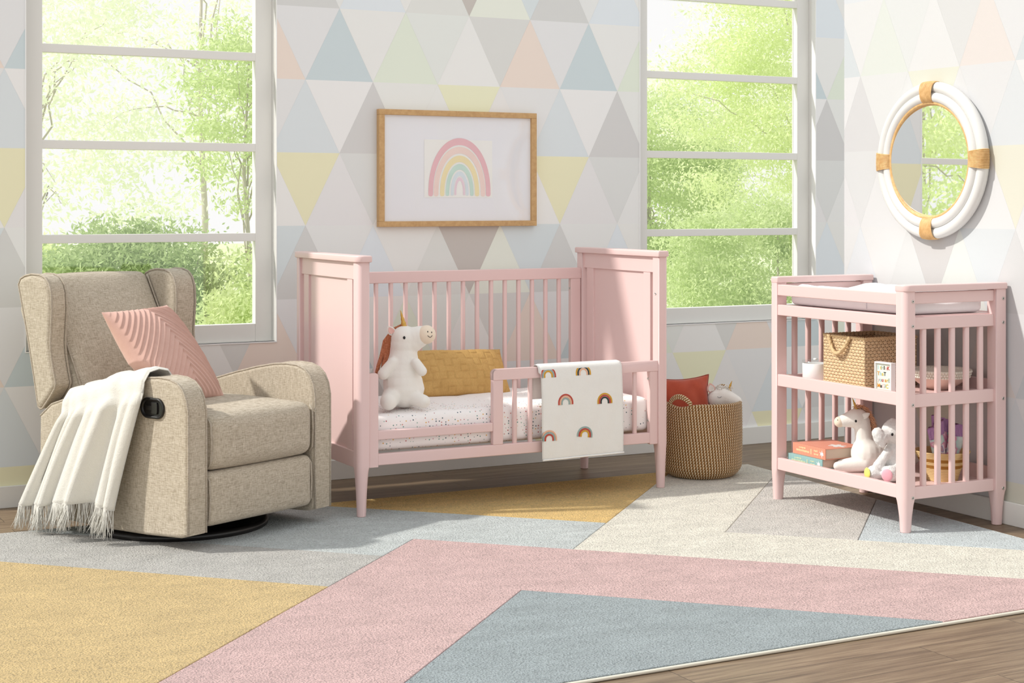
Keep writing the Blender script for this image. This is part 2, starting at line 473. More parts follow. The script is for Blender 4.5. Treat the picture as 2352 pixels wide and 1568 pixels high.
for wi, (a, b) in enumerate(WIN):
    nm = ('window_1', 'window_2')[wi]
    w = tag(empty(nm, (a, YB, WZ0)), kind='structure'); fr = .079; y0, y1 = .054, .10; w_, h_ = b - a, WZ1 - WZ0
    bm = bmesh.new()
    rb(bm, 0, fr, y0, y1, 0, h_, .002); rb(bm, w_ - fr, w_, y0, y1, 0, h_, .002)
    rb(bm, fr, w_ - fr, y0, y1, 0, fr, .002); rb(bm, fr, w_ - fr, y0, y1, h_ - fr, h_, .002)
    obj('window_frame', bm, WHITE_PAINT, w, wn=True)
    zm = [1.123 - WZ0, 1.5295 - WZ0, 1.942 - WZ0, 2.354 - WZ0]
    for z in zm: box_obj('muntin', (fr - .001, w_ - fr + .001, y0 + .001, y1 - .012, z - .0185, z + .0185), WHITE_PAINT, w, r=.002)
    zz = [fr] + zm + [h_ - fr]
    for i in range(5):
        box_obj('pane', (fr, w_ - fr, y1 - .011, y1 - .007, zz[i] + (.0 if i == 0 else .018), zz[i + 1] - (0 if i == 4 else .018)), GLASS, w, r=0)
    tr = bmesh.new()   # slim bright bead where the opening meets the wallpaper
    rb(tr, -.004, .0, -.004, .03, 0, h_, 0); rb(tr, w_, w_ + .004, -.004, .03, 0, h_, 0); rb(tr, -.004, w_ + .004, -.004, .03, -.005, 0, 0)
    obj('edge_bead', tr, WHITE_SATIN, w, smooth=False)

# ------------------------------------------------------------------ rug
def rug():
    t = thing('area_rug', 'large low-pile area rug in angular blocks of yellow, pink, blue, grey and cream', 'rug', (0, 0, 0))
    cr = dict(yel=(206, 172, 106), blue=(183, 188, 187), grey=(174, 171, 166), pink=(194, 163, 160), cream=(212, 207, 194), beige=(196, 191, 184), sky=(189, 196, 198), blue2=(143, 152, 155))
    cr['yel2'] = (194, 168, 118)
    # corners in u = x - y, v = x + y (the design runs at 45 degrees to the room)
    A_, B_ = -3.045, -2.165
    P = [('yel', [(-14, 8.79), (B_, 8.79), (B_, 16), (-14, 16)]),
         ('blue', [(-14, 7.635), (A_, 7.635), (A_, 8.07), (B_, 8.07), (B_, 8.79), (-14, 8.79)]),
         ('grey', [(-14, 6.95), (A_, 6.95), (A_, 7.635), (-14, 7.635)]), ('yel2', [(-14, 0), (A_, 0), (A_, 6.95), (-14, 6.95)]),
         ('pink', [(A_, 0), (B_, 0), (B_, 7.15), (9, 7.15), (9, 8.07), (A_, 8.07)]), ('blue2', [(B_, 0), (9, 0), (9, 7.15), (B_, 7.15)]),
         ('cream', [(B_, 8.07), (9, 8.07), (9, 8.735), (-1.485, 8.735), (-1.485, 16), (B_, 16)]),
         ('beige', [(-1.485, 8.735), (-.776, 8.735), (-.776, 16), (-1.485, 16)]), ('sky', [(-.776, 8.735), (9, 8.735), (9, 16), (-.776, 16)])]
    out = [(.45, 3.712), (4.503, 3.712), (4.663, 6.388), (.45, 6.388)]
    V, F, C = [], [], []; zt = .013; g = .0013
    def hp(poly, n, c, keep):
        res = []
        for i in range(len(poly)):
            a, b = poly[i - 1], poly[i]
            da, db = keep * (a[0] * n[0] + a[1] * n[1] - c), keep * (b[0] * n[0] + b[1] * n[1] - c)
            if (da >= 0) != (db >= 0):
                q = da / (da - db); res.append((a[0] + q * (b[0] - a[0]), a[1] + q * (b[1] - a[1])))
            if db >= 0: res.append(b)
        return res
    for c, uv in P:
        p = [((u + v) / 2, (v - u) / 2) for u, v in uv]
        for k in range(4):
            a, b = out[k], out[(k + 1) % 4]; n = (-(b[1] - a[1]), b[0] - a[0]); p = hp(p, n, n[0] * a[0] + n[1] * a[1], 1)
        q_ = []
        for z in p:
            if not q_ or math.dist(z, q_[-1]) > 1e-4: q_.append(z)
        p = q_[:-1] if math.dist(q_[0], q_[-1]) < 1e-4 else q_
        if sum(p[i - 1][0] * p[i][1] - p[i][0] * p[i - 1][1] for i in range(len(p))) < 0: p = p[::-1]
        rings = []
        for off, z in ((g * .3, .003), (g * .6, zt - .004), (g * 1.3, zt - .001), (g * 2.6, zt)):   # carved edge all round each block
            ring = []
            m = len(p)
            for i in range(m):
                a, b, e = Vector(p[i - 1]), Vector(p[i]), Vector(p[(i + 1) % m])
                d1, d2 = (b - a).normalized(), (e - b).normalized()
                n1, n2 = Vector((-d1.y, d1.x)), Vector((-d2.y, d2.x)); bi = (n1 + n2)
                bi = bi / max(bi.length_squared, .3) * 2
                q = b + bi * off
                ring.append((q.x, q.y, z))
            rings.append(ring)
        o = len(V)
        for r in rings: V += r
        m = len(p); col = tuple(min(x * 1.0, .95) for x in lin(cr[c]))
        for k in range(3):
            for i in range(m):
                j = (i + 1) % m; F.append((o + k * m + i, o + k * m + j, o + (k + 1) * m + j, o + (k + 1) * m + i)); C.append(col)
        F.append(tuple(o + 3 * m + i for i in range(m))); C.append(col)
    arr_obj('pile', V, F, RUG, t, smooth=False, col=C)
    e = [(.45, 3.707), (4.507, 3.707), (4.668, 6.392), (.45, 6.392)]
    bm = bmesh.new(); vs = [bm.verts.new((x, y, .003)) for x, y in e]; bm.faces.new(vs)
    bmesh.ops.extrude_face_region(bm, geom=list(bm.faces))
    for v in bm.verts:
        if v.index < 0: pass
    bm.verts.ensure_lookup_table()
    for v in bm.verts[:4]: v.co.z = .0005
    bmesh.ops.recalc_face_normals(bm, faces=list(bm.faces))
    obj('backing', bm, paint('rug_backing', (120, 116, 108), .9), t, smooth=False)
    pts = []
    for i in range(4):
        a, b = Vector(e[i]), Vector(e[(i + 1) % 4])
        for k in range(20): q = a.lerp(b, k / 20); pts.append((q.x, q.y, .0055))
    tube('binding', pts, .0055, paint('cream_binding', (226, 219, 203), .9), t, 8, True)
rug()

# ------------------------------------------------------------------ bolts shared by the painted furniture
def bolt(parent, c, axis, r=.0062):
    """barrel bolt: steel ring and dark hex socket, flush in a post"""
    a = Vector(axis).normalized()
    q = a.to_track_quat('Z', 'Y').to_matrix().to_4x4(); M = Matrix.Translation(c) @ q
    V, F, U = lathe_arr([(0, .0008), (r * .38, .0008), (r * .45, .0022), (r * .85, .0022), (r, .001), (r, -.002)], 20)
    o = arr_obj('bolt', [M @ Vector(v) for v in V], F, METAL, parent)
    V, F, U = lathe_arr([(0, .0012), (r * .36, .0012), (r * .36, 0)], 6)
    arr_obj('hex_socket', [M @ Vector(v) for v in V], F, SOCKET, o)

# ------------------------------------------------------------------ toddler bed
def slat(parent, x, y, z0, z1, hx=.0095, hy=.0095, r=.007, name='slat'):
    bm = bmesh.new(); loft(bm, [[(a, b, z) for a, b in rrect(x, y, hx, hy, r, 4)] for z in (z0, z1)]); return obj(name, bm, PINK, parent, wn=True)
def crib():
    bx, by = 3.22, 6.38
    t = thing('toddler_bed', 'pink painted crib converted to a toddler bed with low front guard rail', 'bed', (bx, by, 0))
    def P(x): return x - bx
    def Q(y): return y - by
    YF, YR = 6.045, 6.715
    for xc, o in ((2.503, -1), (3.9375, 1)):
        for yc, f in ((YF, -1), (YR, 1)):
            R = .022; S_ = .004
            rr = {(1, 1): (R, S_, S_, S_), (-1, 1): (S_, R, S_, S_), (-1, -1): (S_, S_, R, S_), (1, -1): (S_, S_, S_, R)}[(o, f)]
            obj('post', post_bm(P(xc), Q(yc), .0255, .026, 1.039, .215, .0125 if f < 0 else 0, rr, .72), PINK, t, wn=True)
        # moulded cap with rounded corners
        bm = bmesh.new(); R = .03; S_ = .006
        cr = (R, S_, S_, R) if o > 0 else (S_, R, R, S_)
        rings = []
        for z, k in ((1.039, .003), (1.0415, 0), (1.060, 0), (1.0645, .002), (1.0655, .005)):
            rings.append([(a, b, z) for a, b in rrect(P(xc), Q((YF + YR) / 2), .0335 - k, (YR - YF) / 2 + .036 - k, cr, 6)])
        loft(bm, rings); obj('cap', bm, PINK, t, wn=True)
        # end panel: top rail, two stiles, sunk field, bottom rail
        y0, y1 = Q(YF + .026), Q(YR - .026); xi = P(xc)
        e = box_obj('end_panel', (xi - .006, xi + .006, Q(6.164), Q(6.609), .268, .972), PINK, t, r=.001)
        for za, zb in ((.968, 1.039), (.206, .273)): box_obj('end_rail', (xi - .016, xi + .016, y0 - .002, y1 + .002, za, zb), PINK, e, r=.002)
        for ys in ((6.108, 6.165), (6.608, 6.668)): box_obj('stile', (xi - .014, xi + .014, Q(ys[0]), Q(ys[1]), .272, .969), PINK, e, r=.002)
    # back: top rail, stile, slats, bottom rail
    b = bmesh.new(); rb(b, P(2.528), P(3.912), Q(6.698), Q(6.728), .916, .9685, .004); bk = obj('back_rail', b, PINK, t, wn=True)
    box_obj('bottom_rail', (P(2.528), P(3.912), Q(6.698), Q(6.728), .215, .265), PINK, t)
    for x0, x1 in ((3.856, 3.909), (2.531, 2.584)): box_obj('back_stile', (P(x0), P(x1), Q(6.699), Q(6.727), .264, .917), PINK, bk)
    for i in range(17): slat(bk, P(3.795 - i * .0727), Q(6.713), .264, .917, .0098, .0095)
    # front
    box_obj('front_rail', (P(2.568), P(3.872), Q(6.027), Q(6.055), .216, .2625), PINK, t)
    bm = bmesh.new(); rings = []
    pr_ = rrect(P(2.5495), .4, .0195, .19, (.012, .002, .002, .002), 4)
    for yy, k in ((Q(6.026), .0), (Q(6.056), 0)): rings.append([(a, yy, z) for a, z in pr_])
    loft(bm, rings); bmesh.ops.translate(bm, verts=bm.verts, vec=(0, 0, 0)); bmesh.ops.recalc_face_normals(bm, faces=list(bm.faces))
    obj('front_stile', bm, PINK, t, wn=True)
    box_obj('low_rail', (P(2.568), P(3.092), Q(6.028), Q(6.054), .3185, .3555), PINK, t)
    bm = bmesh.new(); pts = rrect(P((3.092 + 3.914) / 2), .5565, (3.914 - 3.092) / 2, .0225, (.002, .02, .001, .001), 6)
    loft(bm, [[(a, yy, z) for a, z in pts] for yy in (Q(6.026), Q(6.056))]); bmesh.ops.recalc_face_normals(bm, faces=list(bm.faces))
    gr = obj('guard_rail', bm, PINK, t, wn=True)
    box_obj('guard_post', (P(3.092), P(3.140), Q(6.027), Q(6.055), .2615, .5345), PINK, gr)
    box_obj('guard_stile', (P(3.871), P(3.913), Q(6.027), Q(6.055), .2100, .5345), PINK, gr)
    for i in range(9): slat(gr, P(3.2 + i * .0748), Q(6.041), .2620, .5345, .0098, .009)
    bolt(t, (P(3.8565), Q(6.713), .87), (-1, 0, 0)); bolt(t, (P(3.912), Q(6.045), .875), (-1, 0, 0))
    bolt(gr, (P(3.871), Q(6.043), .50), (-1, 0, 0)); bolt(gr, (P(3.871), Q(6.043), .315), (-1, 0, 0))
crib()

def dots_mat():
    t = NT('confetti_dot_sheet', .9, .15); v = t.coord(); s = 68.0
    vo = t.n('ShaderNodeTexVoronoi', i_Scale=s, i_Randomness=.55); t.l(v, vo.inputs['Vector'])
    dot = t.math('LESS_THAN', vo.outputs['Distance'], .20)
    h = t.sep(vo.outputs['Color'])[0]
    pal = [(0, (205, 148, 142)), (.14, (178, 88, 92)), (.28, (226, 178, 96)), (.42, (120, 160, 152)), (.56, (92, 108, 118)), (.7, (214, 176, 188)), (.84, (168, 190, 178))]
    cr = t.ramp(h, [(p, L4(c)) for p, c in pal]); 
    for n in t.t.nodes:
        if n.type == 'VALTORGB': n.color_ramp.interpolation = 'CONSTANT'
    base = L4((246, 241, 239)); t.color(t.mix(dot, base, cr)); t.bump(t.noise(v, 500, 2), .0005, .5); return t.m
mt = thing('mattress', 'toddler bed mattress in white fitted sheet with tiny multicoloured dots', 'mattress', (3.22, 6.377, .2655))
def mat_fn(q):
    q = q.copy(); q[2] += .0025 * math.sin(q[0] * 23 + q[1] * 9) * (q[2] > 0.04) + .0015 * math.sin(q[0] * 57 - q[1] * 31) * (q[2] > .03)
    return q
cushion('fitted_sheet', (.675, .315, .0735), .028, dots_mat(), mt, (.0, .004, .012), 26, mat_fn, (0, 0, .0735))

# ------------------------------------------------------------------ mustard lumbar pillow
def mustard():
    t = NT('mustard_basketweave', .85, .2); u = t.coord('UV'); f = t.noise(t.coord(scale=(1, 1, .3)), 260, 3); w = t.noise(t.coord(), 20, 3)
    t.color(t.mix(t.math('MULTIPLY_ADD', w, .5, t.math('MULTIPLY', f, .5)), L4((174, 133, 74)), L4((222, 182, 118)))); t.bump(f, .0012, .8)
    def disp(u, v):
        nx, ny = 13, 7
        a, b = (u + 1) / 2 * nx, (v + 1) / 2 * ny
        i, j = int(a), int(b); fa, fb = a - i, b - j
        if (i + j) % 2: h = .0045 * (1 - abs(2 * fb - 1) ** 4) - .0012 * (math.cos(fb * 6 * PI) > .6)
        else: h = .0045 * (1 - abs(2 * fa - 1) ** 4) - .0012 * (math.cos(fa * 6 * PI) > .6)
        return h + .003 * math.sin(u * 7 + v * 5)
    n = Vector((.06, -.86, .5)).normalized(); ex = Vector((1, .0, 0)); ex = (ex - n * ex.dot(n)).normalized(); ey = n.cross(ex)
    bl = Vector((2.945, 6.40, .425)); c = bl + ex * .235 + ey * .108 + Vector((0, .07, 0))
    # one mesh, standing against the back slats
    A = [np.array(v) for v in (c, ex, ey, n)]
    o = pillow('lumbar_pillow', t.m, .245, .116, .058, 120, 62, disp, A, corner=.045, flat=.45)
    tag(o, 'long mustard basketweave lumbar pillow leaning on the bed slats', 'pillow')
mustard()

# ------------------------------------------------------------------ plush toys
PL_W = plush_mat('ivory_plush', (244, 240, 233), 420, .0012, .05)
PL_PEACH = plush_mat('cream_peach_plush', (243, 226, 205), 420, .001, .05)
PL_PINK = plush_mat('pink_ear_plush', (238, 190, 180), 420, .001, .06)
GOLD = NT('gold_lame', .38); GOLD.b.inputs['Metallic'].default_value = .6; GOLD.color(L4((206, 164, 84))); GOLD = GOLD.m
BLACK = paint('black_thread', (18, 16, 18), .4)
def horn(parent, a, b, r, turns=4):
    a, b = Vector(a), Vector(b); ax = (b - a); q = ax.to_track_quat('Z', 'Y').to_matrix().to_4x4(); M = Matrix.Translation(a) @ q; L = ax.length
    prof = []; n = 22
    for i in range(n + 1):
        t = i / n; prof.append((r * (1 - .88 * t) * (1 + .10 * math.cos(t * turns * 2 * PI)), t * L))
    prof.append((0, L * 1.01))
    V, F, U = lathe_arr(prof, 18); return arr_obj('horn', [M @ Vector(v) for v in V], F, GOLD, parent)
def disc_on(parent, name, c, n, rx, ry, mat, th=.0015, up=(0, 0, 1)):
    """small raised oval (eye, nostril, sole) facing n"""
    n = Vector(n).normalized(); u = Vector(up); u = (u - n * u.dot(n)).normalized(); s = u.cross(n); c = Vector(c)
    V = [c + n * th]; F = []; k = 18; rings = 4
    for i in range(1, rings + 1):
        a = (PI / 2) * i / rings
        for j in range(k):
            b = 2 * PI * j / k
            V.append(c + (s * rx * math.cos(b) + u * ry * math.sin(b)) * math.sin(a) + n * th * math.cos(a))
    for j in range(k): F.append((0, 1 + j, 1 + (j + 1) % k))
    for i in range(rings - 1):
        for j in range(k):
            a, b = 1 + i * k + j, 1 + i * k + (j + 1) % k; F.append((a, a + k, b + k, b))
    return arr_obj(name, V, F, mat, parent)
def ear(parent, c, n, h, w, mat, mat_in, lean=(0, 0, 1)):
    """leaf shaped ear with a lining"""
    n = Vector(n).normalized(); u = Vector(lean).normalized(); s = u.cross(n).normalized(); c = Vector(c); n = s.cross(u)
    def leaf(off, k, z):
        V, F = [], []; N, M = 12, 8
        for side in (1, -1):
            for i in range(N + 1):
                t = i / N; ww = w * k * math.sin(PI * min(1, .12 + .88 * t) ** .8) ** .75 if t < 1 else 0
                for j in range(M + 1):
                    q = -1 + 2 * j / M
                    V.append(c + u * (h * k * t + (1 - k) * h * .4) + s * (ww * q) + n * (off + side * z * math.sqrt(max(0, 1 - q * q)) * math.sin(PI * min(.98, t + .02)) - .35 * ww * (1 - q * q)))
        W_ = (N + 1) * (M + 1)
        for side in (0, 1):
            for i in range(N):
                for j in range(M):
                    a = side * W_ + i * (M + 1) + j; f = (a, a + 1, a + M + 2, a + M + 1); F.append(f if side else f[::-1])
        return V, F
    V, F = leaf(0, 1, .006); e = arr_obj('ear', V, F, mat, parent)
    V, F = leaf(.0045, .72, .003); arr_obj('ear_lining', V, F, mat_in, e)
    return e
def seated_unicorn():
    CY = -YAW
    loc = Vector((2.755, 6.20, .425))
    t = thing('plush_unicorn', 'white sitting plush unicorn with peach muzzle and orange knit mane on the bed', 'stuffed animal', loc, CY)
    bm = bmesh.new()
    for z, r, x in ((.055, .080, .005), (.075, .087, .004), (.10, .085, .0), (.13, .078, -.002), (.16, .071, -.002), (.185, .067, .0), (.205, .062, .002), (.222, .058, .004)): ball(bm, (x, 0, z), (r, r * .9, r * .75))
    for x, z, r in ((.005, .262, .058), (.008, .285, .059), (.018, .272, .052), (.03, .285, .05), (.05, .293, .046), (.07, .299, .0435), (.09, .302, .0405), (.045, .268, .042), (.068, .283, .040)): ball(bm, (x, -.012 * (x / .09), z), (r, r * .92, r * .92))
    capsule(bm, (-.04, -.045, .19), (-.078, -.06, .142), .022, .025); capsule(bm, (.058, -.055, .19), (.083, -.062, .155), .020, .022)
    capsule(bm, (-.045, -.035, .045), (-.052, -.112, .034), .042, .036); capsule(bm, (.05, -.04, .04), (.092, -.075, .03), .032, .028)
    fuse('body', bm, PL_W, t, .0045, 5)
    mz = bmesh.new(); ball(mz, (.100, -.020, .303), (.0385, .0395, .0395), 24)
    m = obj('muzzle', mz, PL_PEACH, t)
    def on(dx, dz, r=.0375):
        dv = Vector((dx, -1.0, dz)).normalized(); return Vector((.100, -.020, .303)) + Vector((dv.x * .0385, dv.y * .0395, dv.z * .0395)), dv
    for dx, dz in ((.20, .42), (.80, .40)):
        c, n = on(dx, dz); disc_on(m, 'nostril', c, n, .0022, .0036, BLACK)
    sm = [on(.18 + .68 * k / 12, -.02 - .22 * math.sin(PI * k / 12)) for k in range(13)]
    tube('smile', [c + n * .0006 for c, n in sm], .0011, BLACK, m, 6)
    disc_on(t, 'eye', (.009, -.0545, .293), (.1, -1, .1), .0052, .0066, BLACK, .003)
    ear(t, (-.038, -.018, .305), (.2, -1, .2), .042, .017, PL_W, PL_PINK, (-.55, 0, .75))
    horn(t, (.006, 0, .332), (-.010, .004, .402), .0125)
    knit = weave_mat('orange_knit', (206, 130, 92), (150, 82, 54), (232, 172, 140), 500, .002)
    mb = bmesh.new()
    for k in range(22):
        a = k / 21; w = random.uniform(-.020, .014)
        p0 = Vector((-.005 - .045 * a, .02 + .012 * w, .342 - .02 * a)); p1 = Vector((-.062 - .02 * a + w, .03, .25 - .05 * a)); p2 = Vector((-.070 - .026 * a + 1.5 * w, .03 - .03 * a + random.uniform(-.012, .012), .195 - .075 * a + random.uniform(-.02, .015)))
        V, F, U = tube_arr([p0, p0.lerp(p1, .5) + Vector((-.012, 0, .006)), p1, p1.lerp(p2, .6), p2], [.0045, .006, .0065, .006, .003], 7)
        vs = [mb.verts.new(v) for v in V]
        for f in F: mb.faces.new([vs[i] for i in f])
    obj('mane', mb, knit, t)
seated_unicorn()

# ------------------------------------------------------------------ baby blanket over the guard rail
def arcs(name, parent, cx, cz, w, bands, n0, gap=0.0, y=0.0, ry=1.0, x_clip=None, tilt=0, yf=None):
    """rainbow of raised bands on the plane y; bands: (outer, inner, material) as fractions of w; arches stand on a short leg"""
    V, F, MI, mats = [], [], [], []
    leg = .22 * w
    for bi, (ro, ri, m) in enumerate(bands):
        mats.append(m); N = 28; pts = []
        path = [(1, -leg)] + [(math.cos(PI * i / N), math.sin(PI * i / N)) for i in range(N + 1)] + [(-1, -leg)]
        base = len(V)
        for k, (c, s_) in enumerate(path):
            for r in (ro * w, ri * w):
                if k in (0, len(path) - 1): x, z = c * r, -leg
                else: x, z = c * r, s_ * r * ry
                ca, sa = math.cos(tilt), math.sin(tilt); x, z = x * ca - z * sa, x * sa + z * ca
                if x_clip is not None: x = max(x, x_clip - cx)
                zz = cz + z; yy = (yf(cx + x, zz) if yf else y)
                V.append((cx + x, yy - n0, zz)); V.append((cx + x, yy + .0005, zz))
        L = len(path)
        for k in range(L - 1):
            a = base + k * 4; b = a + 4
            for f in ((a, b, b + 2, a + 2), (a + 1, a, b, b + 1)[::-1], (a + 2, a + 3, b + 3, b + 2)): F.append(f); MI.append(bi)
    return arr_obj(name, V, F, None, parent, smooth=False, mats=mats, mi=MI)
def baby_blanket():
    x0, x1 = 3.311, 3.716; t = thing('baby_blanket', 'white baby blanket embroidered with small rainbows hung over the guard rail', 'blanket', (3.51, 6.04, .2))
    ox, oy, oz = 3.51, 6.04, .2
    def prof(s):   # path over the rail: front hem -> top -> back hem ; returns (y,z)
        pts = [(5.998, .192), (6.0, .30), (6.004, .42), (6.010, .53), (6.0155, .572), (6.024, .5845), (6.041, .5875), (6.057, .584), (6.066, .570), (6.072, .53), (6.078, .48), (6.083, .436)]
        Ls = [0]
        for a, b in zip(pts, pts[1:]): Ls.append(Ls[-1] + math.dist(a, b))
        d = s * Ls[-1]
        for i in range(len(pts) - 1):
            if d <= Ls[i + 1]:
                q = (d - Ls[i]) / (Ls[i + 1] - Ls[i]); return (pts[i][0] + q * (pts[i + 1][0] - pts[i][0]), pts[i][1] + q * (pts[i + 1][1] - pts[i][1]))
        return pts[-1]
    N, M = 36, 70; th = .0045
    def wave(x, z): return .0016 * math.sin(x * 34 + z * 9) * min(1, max(0, (.56 - z) / .2)) + .0012 * math.sin(x * 71 - z * 23) * min(1, max(0, (.56 - z) / .2))
    V, F = [], []
    for side in (0, 1):
        for j in range(M + 1):
            y, z = prof(j / M); yb, zb = prof(max(0, j / M - .004)); yn, zn = prof(min(1, j / M + .004))
            ny, nz = -(zn - zb), (yn - yb); l = math.hypot(ny, nz) or 1; ny, nz = ny / l, nz / l
            for i in range(N + 1):
                x = x0 + (x1 - x0) * i / N + (-.010 if j > M * .62 else 0) * (1 - i / N)
                dz = .012 * (i / N - .5) * 0 + (-.006 * (1 - i / N) if j < M * .3 else 0)
                e = th * side * (1 if 0 < i < N and 0 < j < M else .25); y2 = y + wave(x, z) * (1 if z < .56 else 0)
                V.append((x - ox, y2 + ny * e - oy, z + nz * e + dz - oz))
    W_ = (N + 1) * (M + 1)
    for side in (0, 1):
        for j in range(M):
            for i in range(N):
                a = side * W_ + j * (N + 1) + i; f = (a, a + 1, a + N + 2, a + N + 1); F.append(f if side else f[::-1])
    for j in range(M):
        for i in (0, N):
            a = j * (N + 1) + i; F.append((a, a + N + 1, W_ + a + N + 1, W_ + a))
    for i in range(N):
        for j in (0, M):
            a = j * (N + 1) + i; F.append((a, a + 1, W_ + a + 1, W_ + a))
    cl = arr_obj('cloth', V, F, plush_mat('white_minky', (238, 237, 233), 300, .0012, .04), t)
    hem = [(x0 - ox + (x1 - x0) * k / 20, 5.993 + wave(x0 + (x1 - x0) * k / 20, .2) - oy, .192 - .006 * (1 - k / 20) - oz) for k in range(21)]
    tube('hem', hem, .004, plush_mat('white_binding', (242, 241, 238), 300, .001, .03), t, 6)
    y_at = lambda x, z: float(np.interp(z + oz + .006, (.192, .30, .42, .53, .572, .5845), (5.998, 6.0, 6.004, 6.010, 6.0155, 6.024))) - oy + wave(x + ox, z + oz) - th - .0008
    th_ = lambda n, c: plush_mat(n, c, 700, .0012, .12, .1)
    RU, YE, GR, BL, PE = th_('rust_thread', (196, 86, 72)), th_('ochre_thread', (218, 164, 58)), th_('charcoal_thread', (62, 72, 72)), th_('sage_thread', (160, 180, 176)), th_('peach_thread', (240, 190, 160))
    w = .0375; B = lambda a, b, c: [(1.0, .83, a), (.79, .62, b), (.58, .40, c)]
    for (cx, cz, bd, kw) in ((3.345, .543, B(RU, BL, YE), {}), (3.518, .545, B(YE, GR, PE), {}), (3.426, .424, B(RU, PE, BL), {}), (3.621, .4175, B(YE, RU, GR), {}), (3.342, .275, B(PE, BL, RU), {}), (3.518, .280, B(BL, RU, YE), {'tilt': -.12})):
        arcs('rainbow_embroidery', t, cx - ox, cz - oz, w, bd, .0012, yf=y_at, x_clip=x0 - ox + .002, **kw)
baby_blanket()
# ------------------------------------------------------------------ recliner
CH = (1.848, 6.243); CHR = math.radians(25.3)
ARM = [(-.425, .075), (-.4255, .30), (-.425, .52), (-.415, .565), (-.395, .600), (-.365, .624), (-.325, .636), (-.27, .639), (-.20, .634), (-.10, .616), (.02, .588), (.14, .556), (.26, .525), (.36, .495), (.43, .445), (.432, .30), (.41, .10), (.38, .055), (.0, .048), (-.20, .052), (-.38, .062)]
def armtop(y):
    p = ARM[5:15]
    for a, b in zip(p, p[1:]):
        if a[0] <= y <= b[0]: return a[1] + (b[1] - a[1]) * (y - a[0]) / (b[0] - a[0])
    return .5
WINGP = [(.572, .955), (.558, .978), (.53, .990), (.49, .997), (.44, .996), (.405, .986), (.380, .962), (.366, .925), (.362, .86), (.368, .79), (.373, .73), (.366, .675), (.352, .62), (.338, .575), (.345, .553), (.375, .518), (.418, .474), (.432, .470), (.446, .478), (.475, .60), (.515, .76)]
def recliner():
    t = thing('recliner', 'oatmeal linen wingback swivel recliner beside the left window', 'armchair', (CH[0], CH[1], .0), CHR)
    for x0, x1, o in ((-.386, -.288, -1), (.270, .368, 1)):
        bm = bmesh.new(); extrude_yz(bm, ARM, x0, x1, .016, 4); a = obj('arm', bm, LINEN, t, wn=True)
        for xx in ((x0 + .006), (x1 - .006)):
            pts = [(xx, y, z) for y, z in ARM[:15]]
            n = Vector((0, 0, 0)); cy, cz = 0.0, .3
            pp = []
            for (x, y, z) in pts:
                v = Vector((y - cy, z - cz)).normalized(); pp.append((x, y - v.x * .0015, z - v.y * .0015))
            tube('piping', pp, .0042, PIPING, a, 8)
        bm = bmesh.new(); w0, w1 = (x0, -.300) if o < 0 else (.250, x1)
        extrude_yz(bm, WINGP, w0, w1, .02, 4); w = obj('wing', bm, LINEN, t, wn=True)
        for xx in (w0 + .008, w1 - .006):
            tube('piping', [(xx, y, z) for y, z in WINGP], .0042, PIPING, w, 8, True)
    cx = -.009
    s = cushion('seat_cushion', (.277, .335, .102), .045, LINEN, t, (0, .012, .022), 14, None, (cx, -.095, .396))
    f = cushion('footrest', (.274, .045, .100), .026, LINEN, t, (0, .010, 0), 14, None, (cx, -.378, .190))
    for part, hy, hz, zz in ((s, .335, .102, 0), (f, .045, .1, 0)):
        for sx in (-1, 1):
            x = sx * .266; yy = -hy - .001
            tube('piping', [(x, yy + .02, hz - .012), (x, yy + .004, hz - .03), (x, yy, 0), (x, yy + .004, -hz + .03), (x, yy + .02, -hz + .012)], .0036, PIPING, part, 6)
    b = cushion('back_cushion', (.276, .072, .300), .045, LINEN, t, (0, .034, .010), 14, None, (-.020, .466, .704)); b.rotation_euler = (-math.radians(28.5), 0, 0)
    for sx in (-1, 1): tube('piping', [(sx * .262, -.071 + .02 * (k == 0), -.26 + .53 * k / 12) for k in range(13)], .004, PIPING, b, 6)
    tube('piping', [(-.26 + .52 * k / 12, -.015, .303 + .012 * (1 - (k / 6 - 1) ** 2)) for k in range(13)], .0045, PIPING, b, 6)
    sh = cushion('back_shell', (.290, .06, .27), .03, LINEN, t, (0, 0, 0), 8, None, (cx, .530, .640)); sh.rotation_euler = (-math.radians(24), 0, 0)
    bm = bmesh.new(); rb(bm, -.285, .267, -.34, .40, .075, .33, .01); obj('underframe', bm, paint('black_dust_cover', (28, 26, 25), .9), t)
    lathe('swivel_base', [(0, .055), (.10, .055), (.12, .040), (.25, .040), (.285, .034), (.305, .034), (.325, .040), (.337, .036), (.341, .026), (.337, .0135), (.30, .0135), (0, .0135)], DARK, t, 72, (-.033, .005))
    lathe('swivel_column', [(0, .05), (.13, .05), (.13, .12), (0, .12)], DARK, t, 32, (-.033, .005))
    # lever: oval bezel, dished recess, T-shaped pull
    x = -.386; ring = []
    yc, zc = -.241, .525
    def oval(hx, hz, k): return [(x - k, yc + a, zc + b) for a, b in rrect(0, 0, hx, hz, hz * .98, 8)]
    bm = bmesh.new(); rr = [oval(.064, .038, -.004), oval(.064, .038, .006), oval(.0615, .0355, .009), oval(.056, .030, .009), oval(.053, .027, .003), oval(.05, .025, .0015)]
    loft(bm, rr); bmesh.ops.recalc_face_normals(bm, faces=list(bm.faces)); lv = obj('lever', bm, DARK, t, wn=True)
    bm = bmesh.new(); tp = [(-.004, -.021), (-.004, -.009), (-.033, -.009), (-.033, .010), (-.004, .010), (-.004, .022), (.026, .022), (.029, .012), (.029, -.012), (.026, -.021)]
    rings = [[(x - k, yc - a, zc + b) for a, b in tp] for k in (.0005, .0075)]
    loft(bm, rings); bmesh.ops.recalc_face_normals(bm, faces=list(bm.faces))
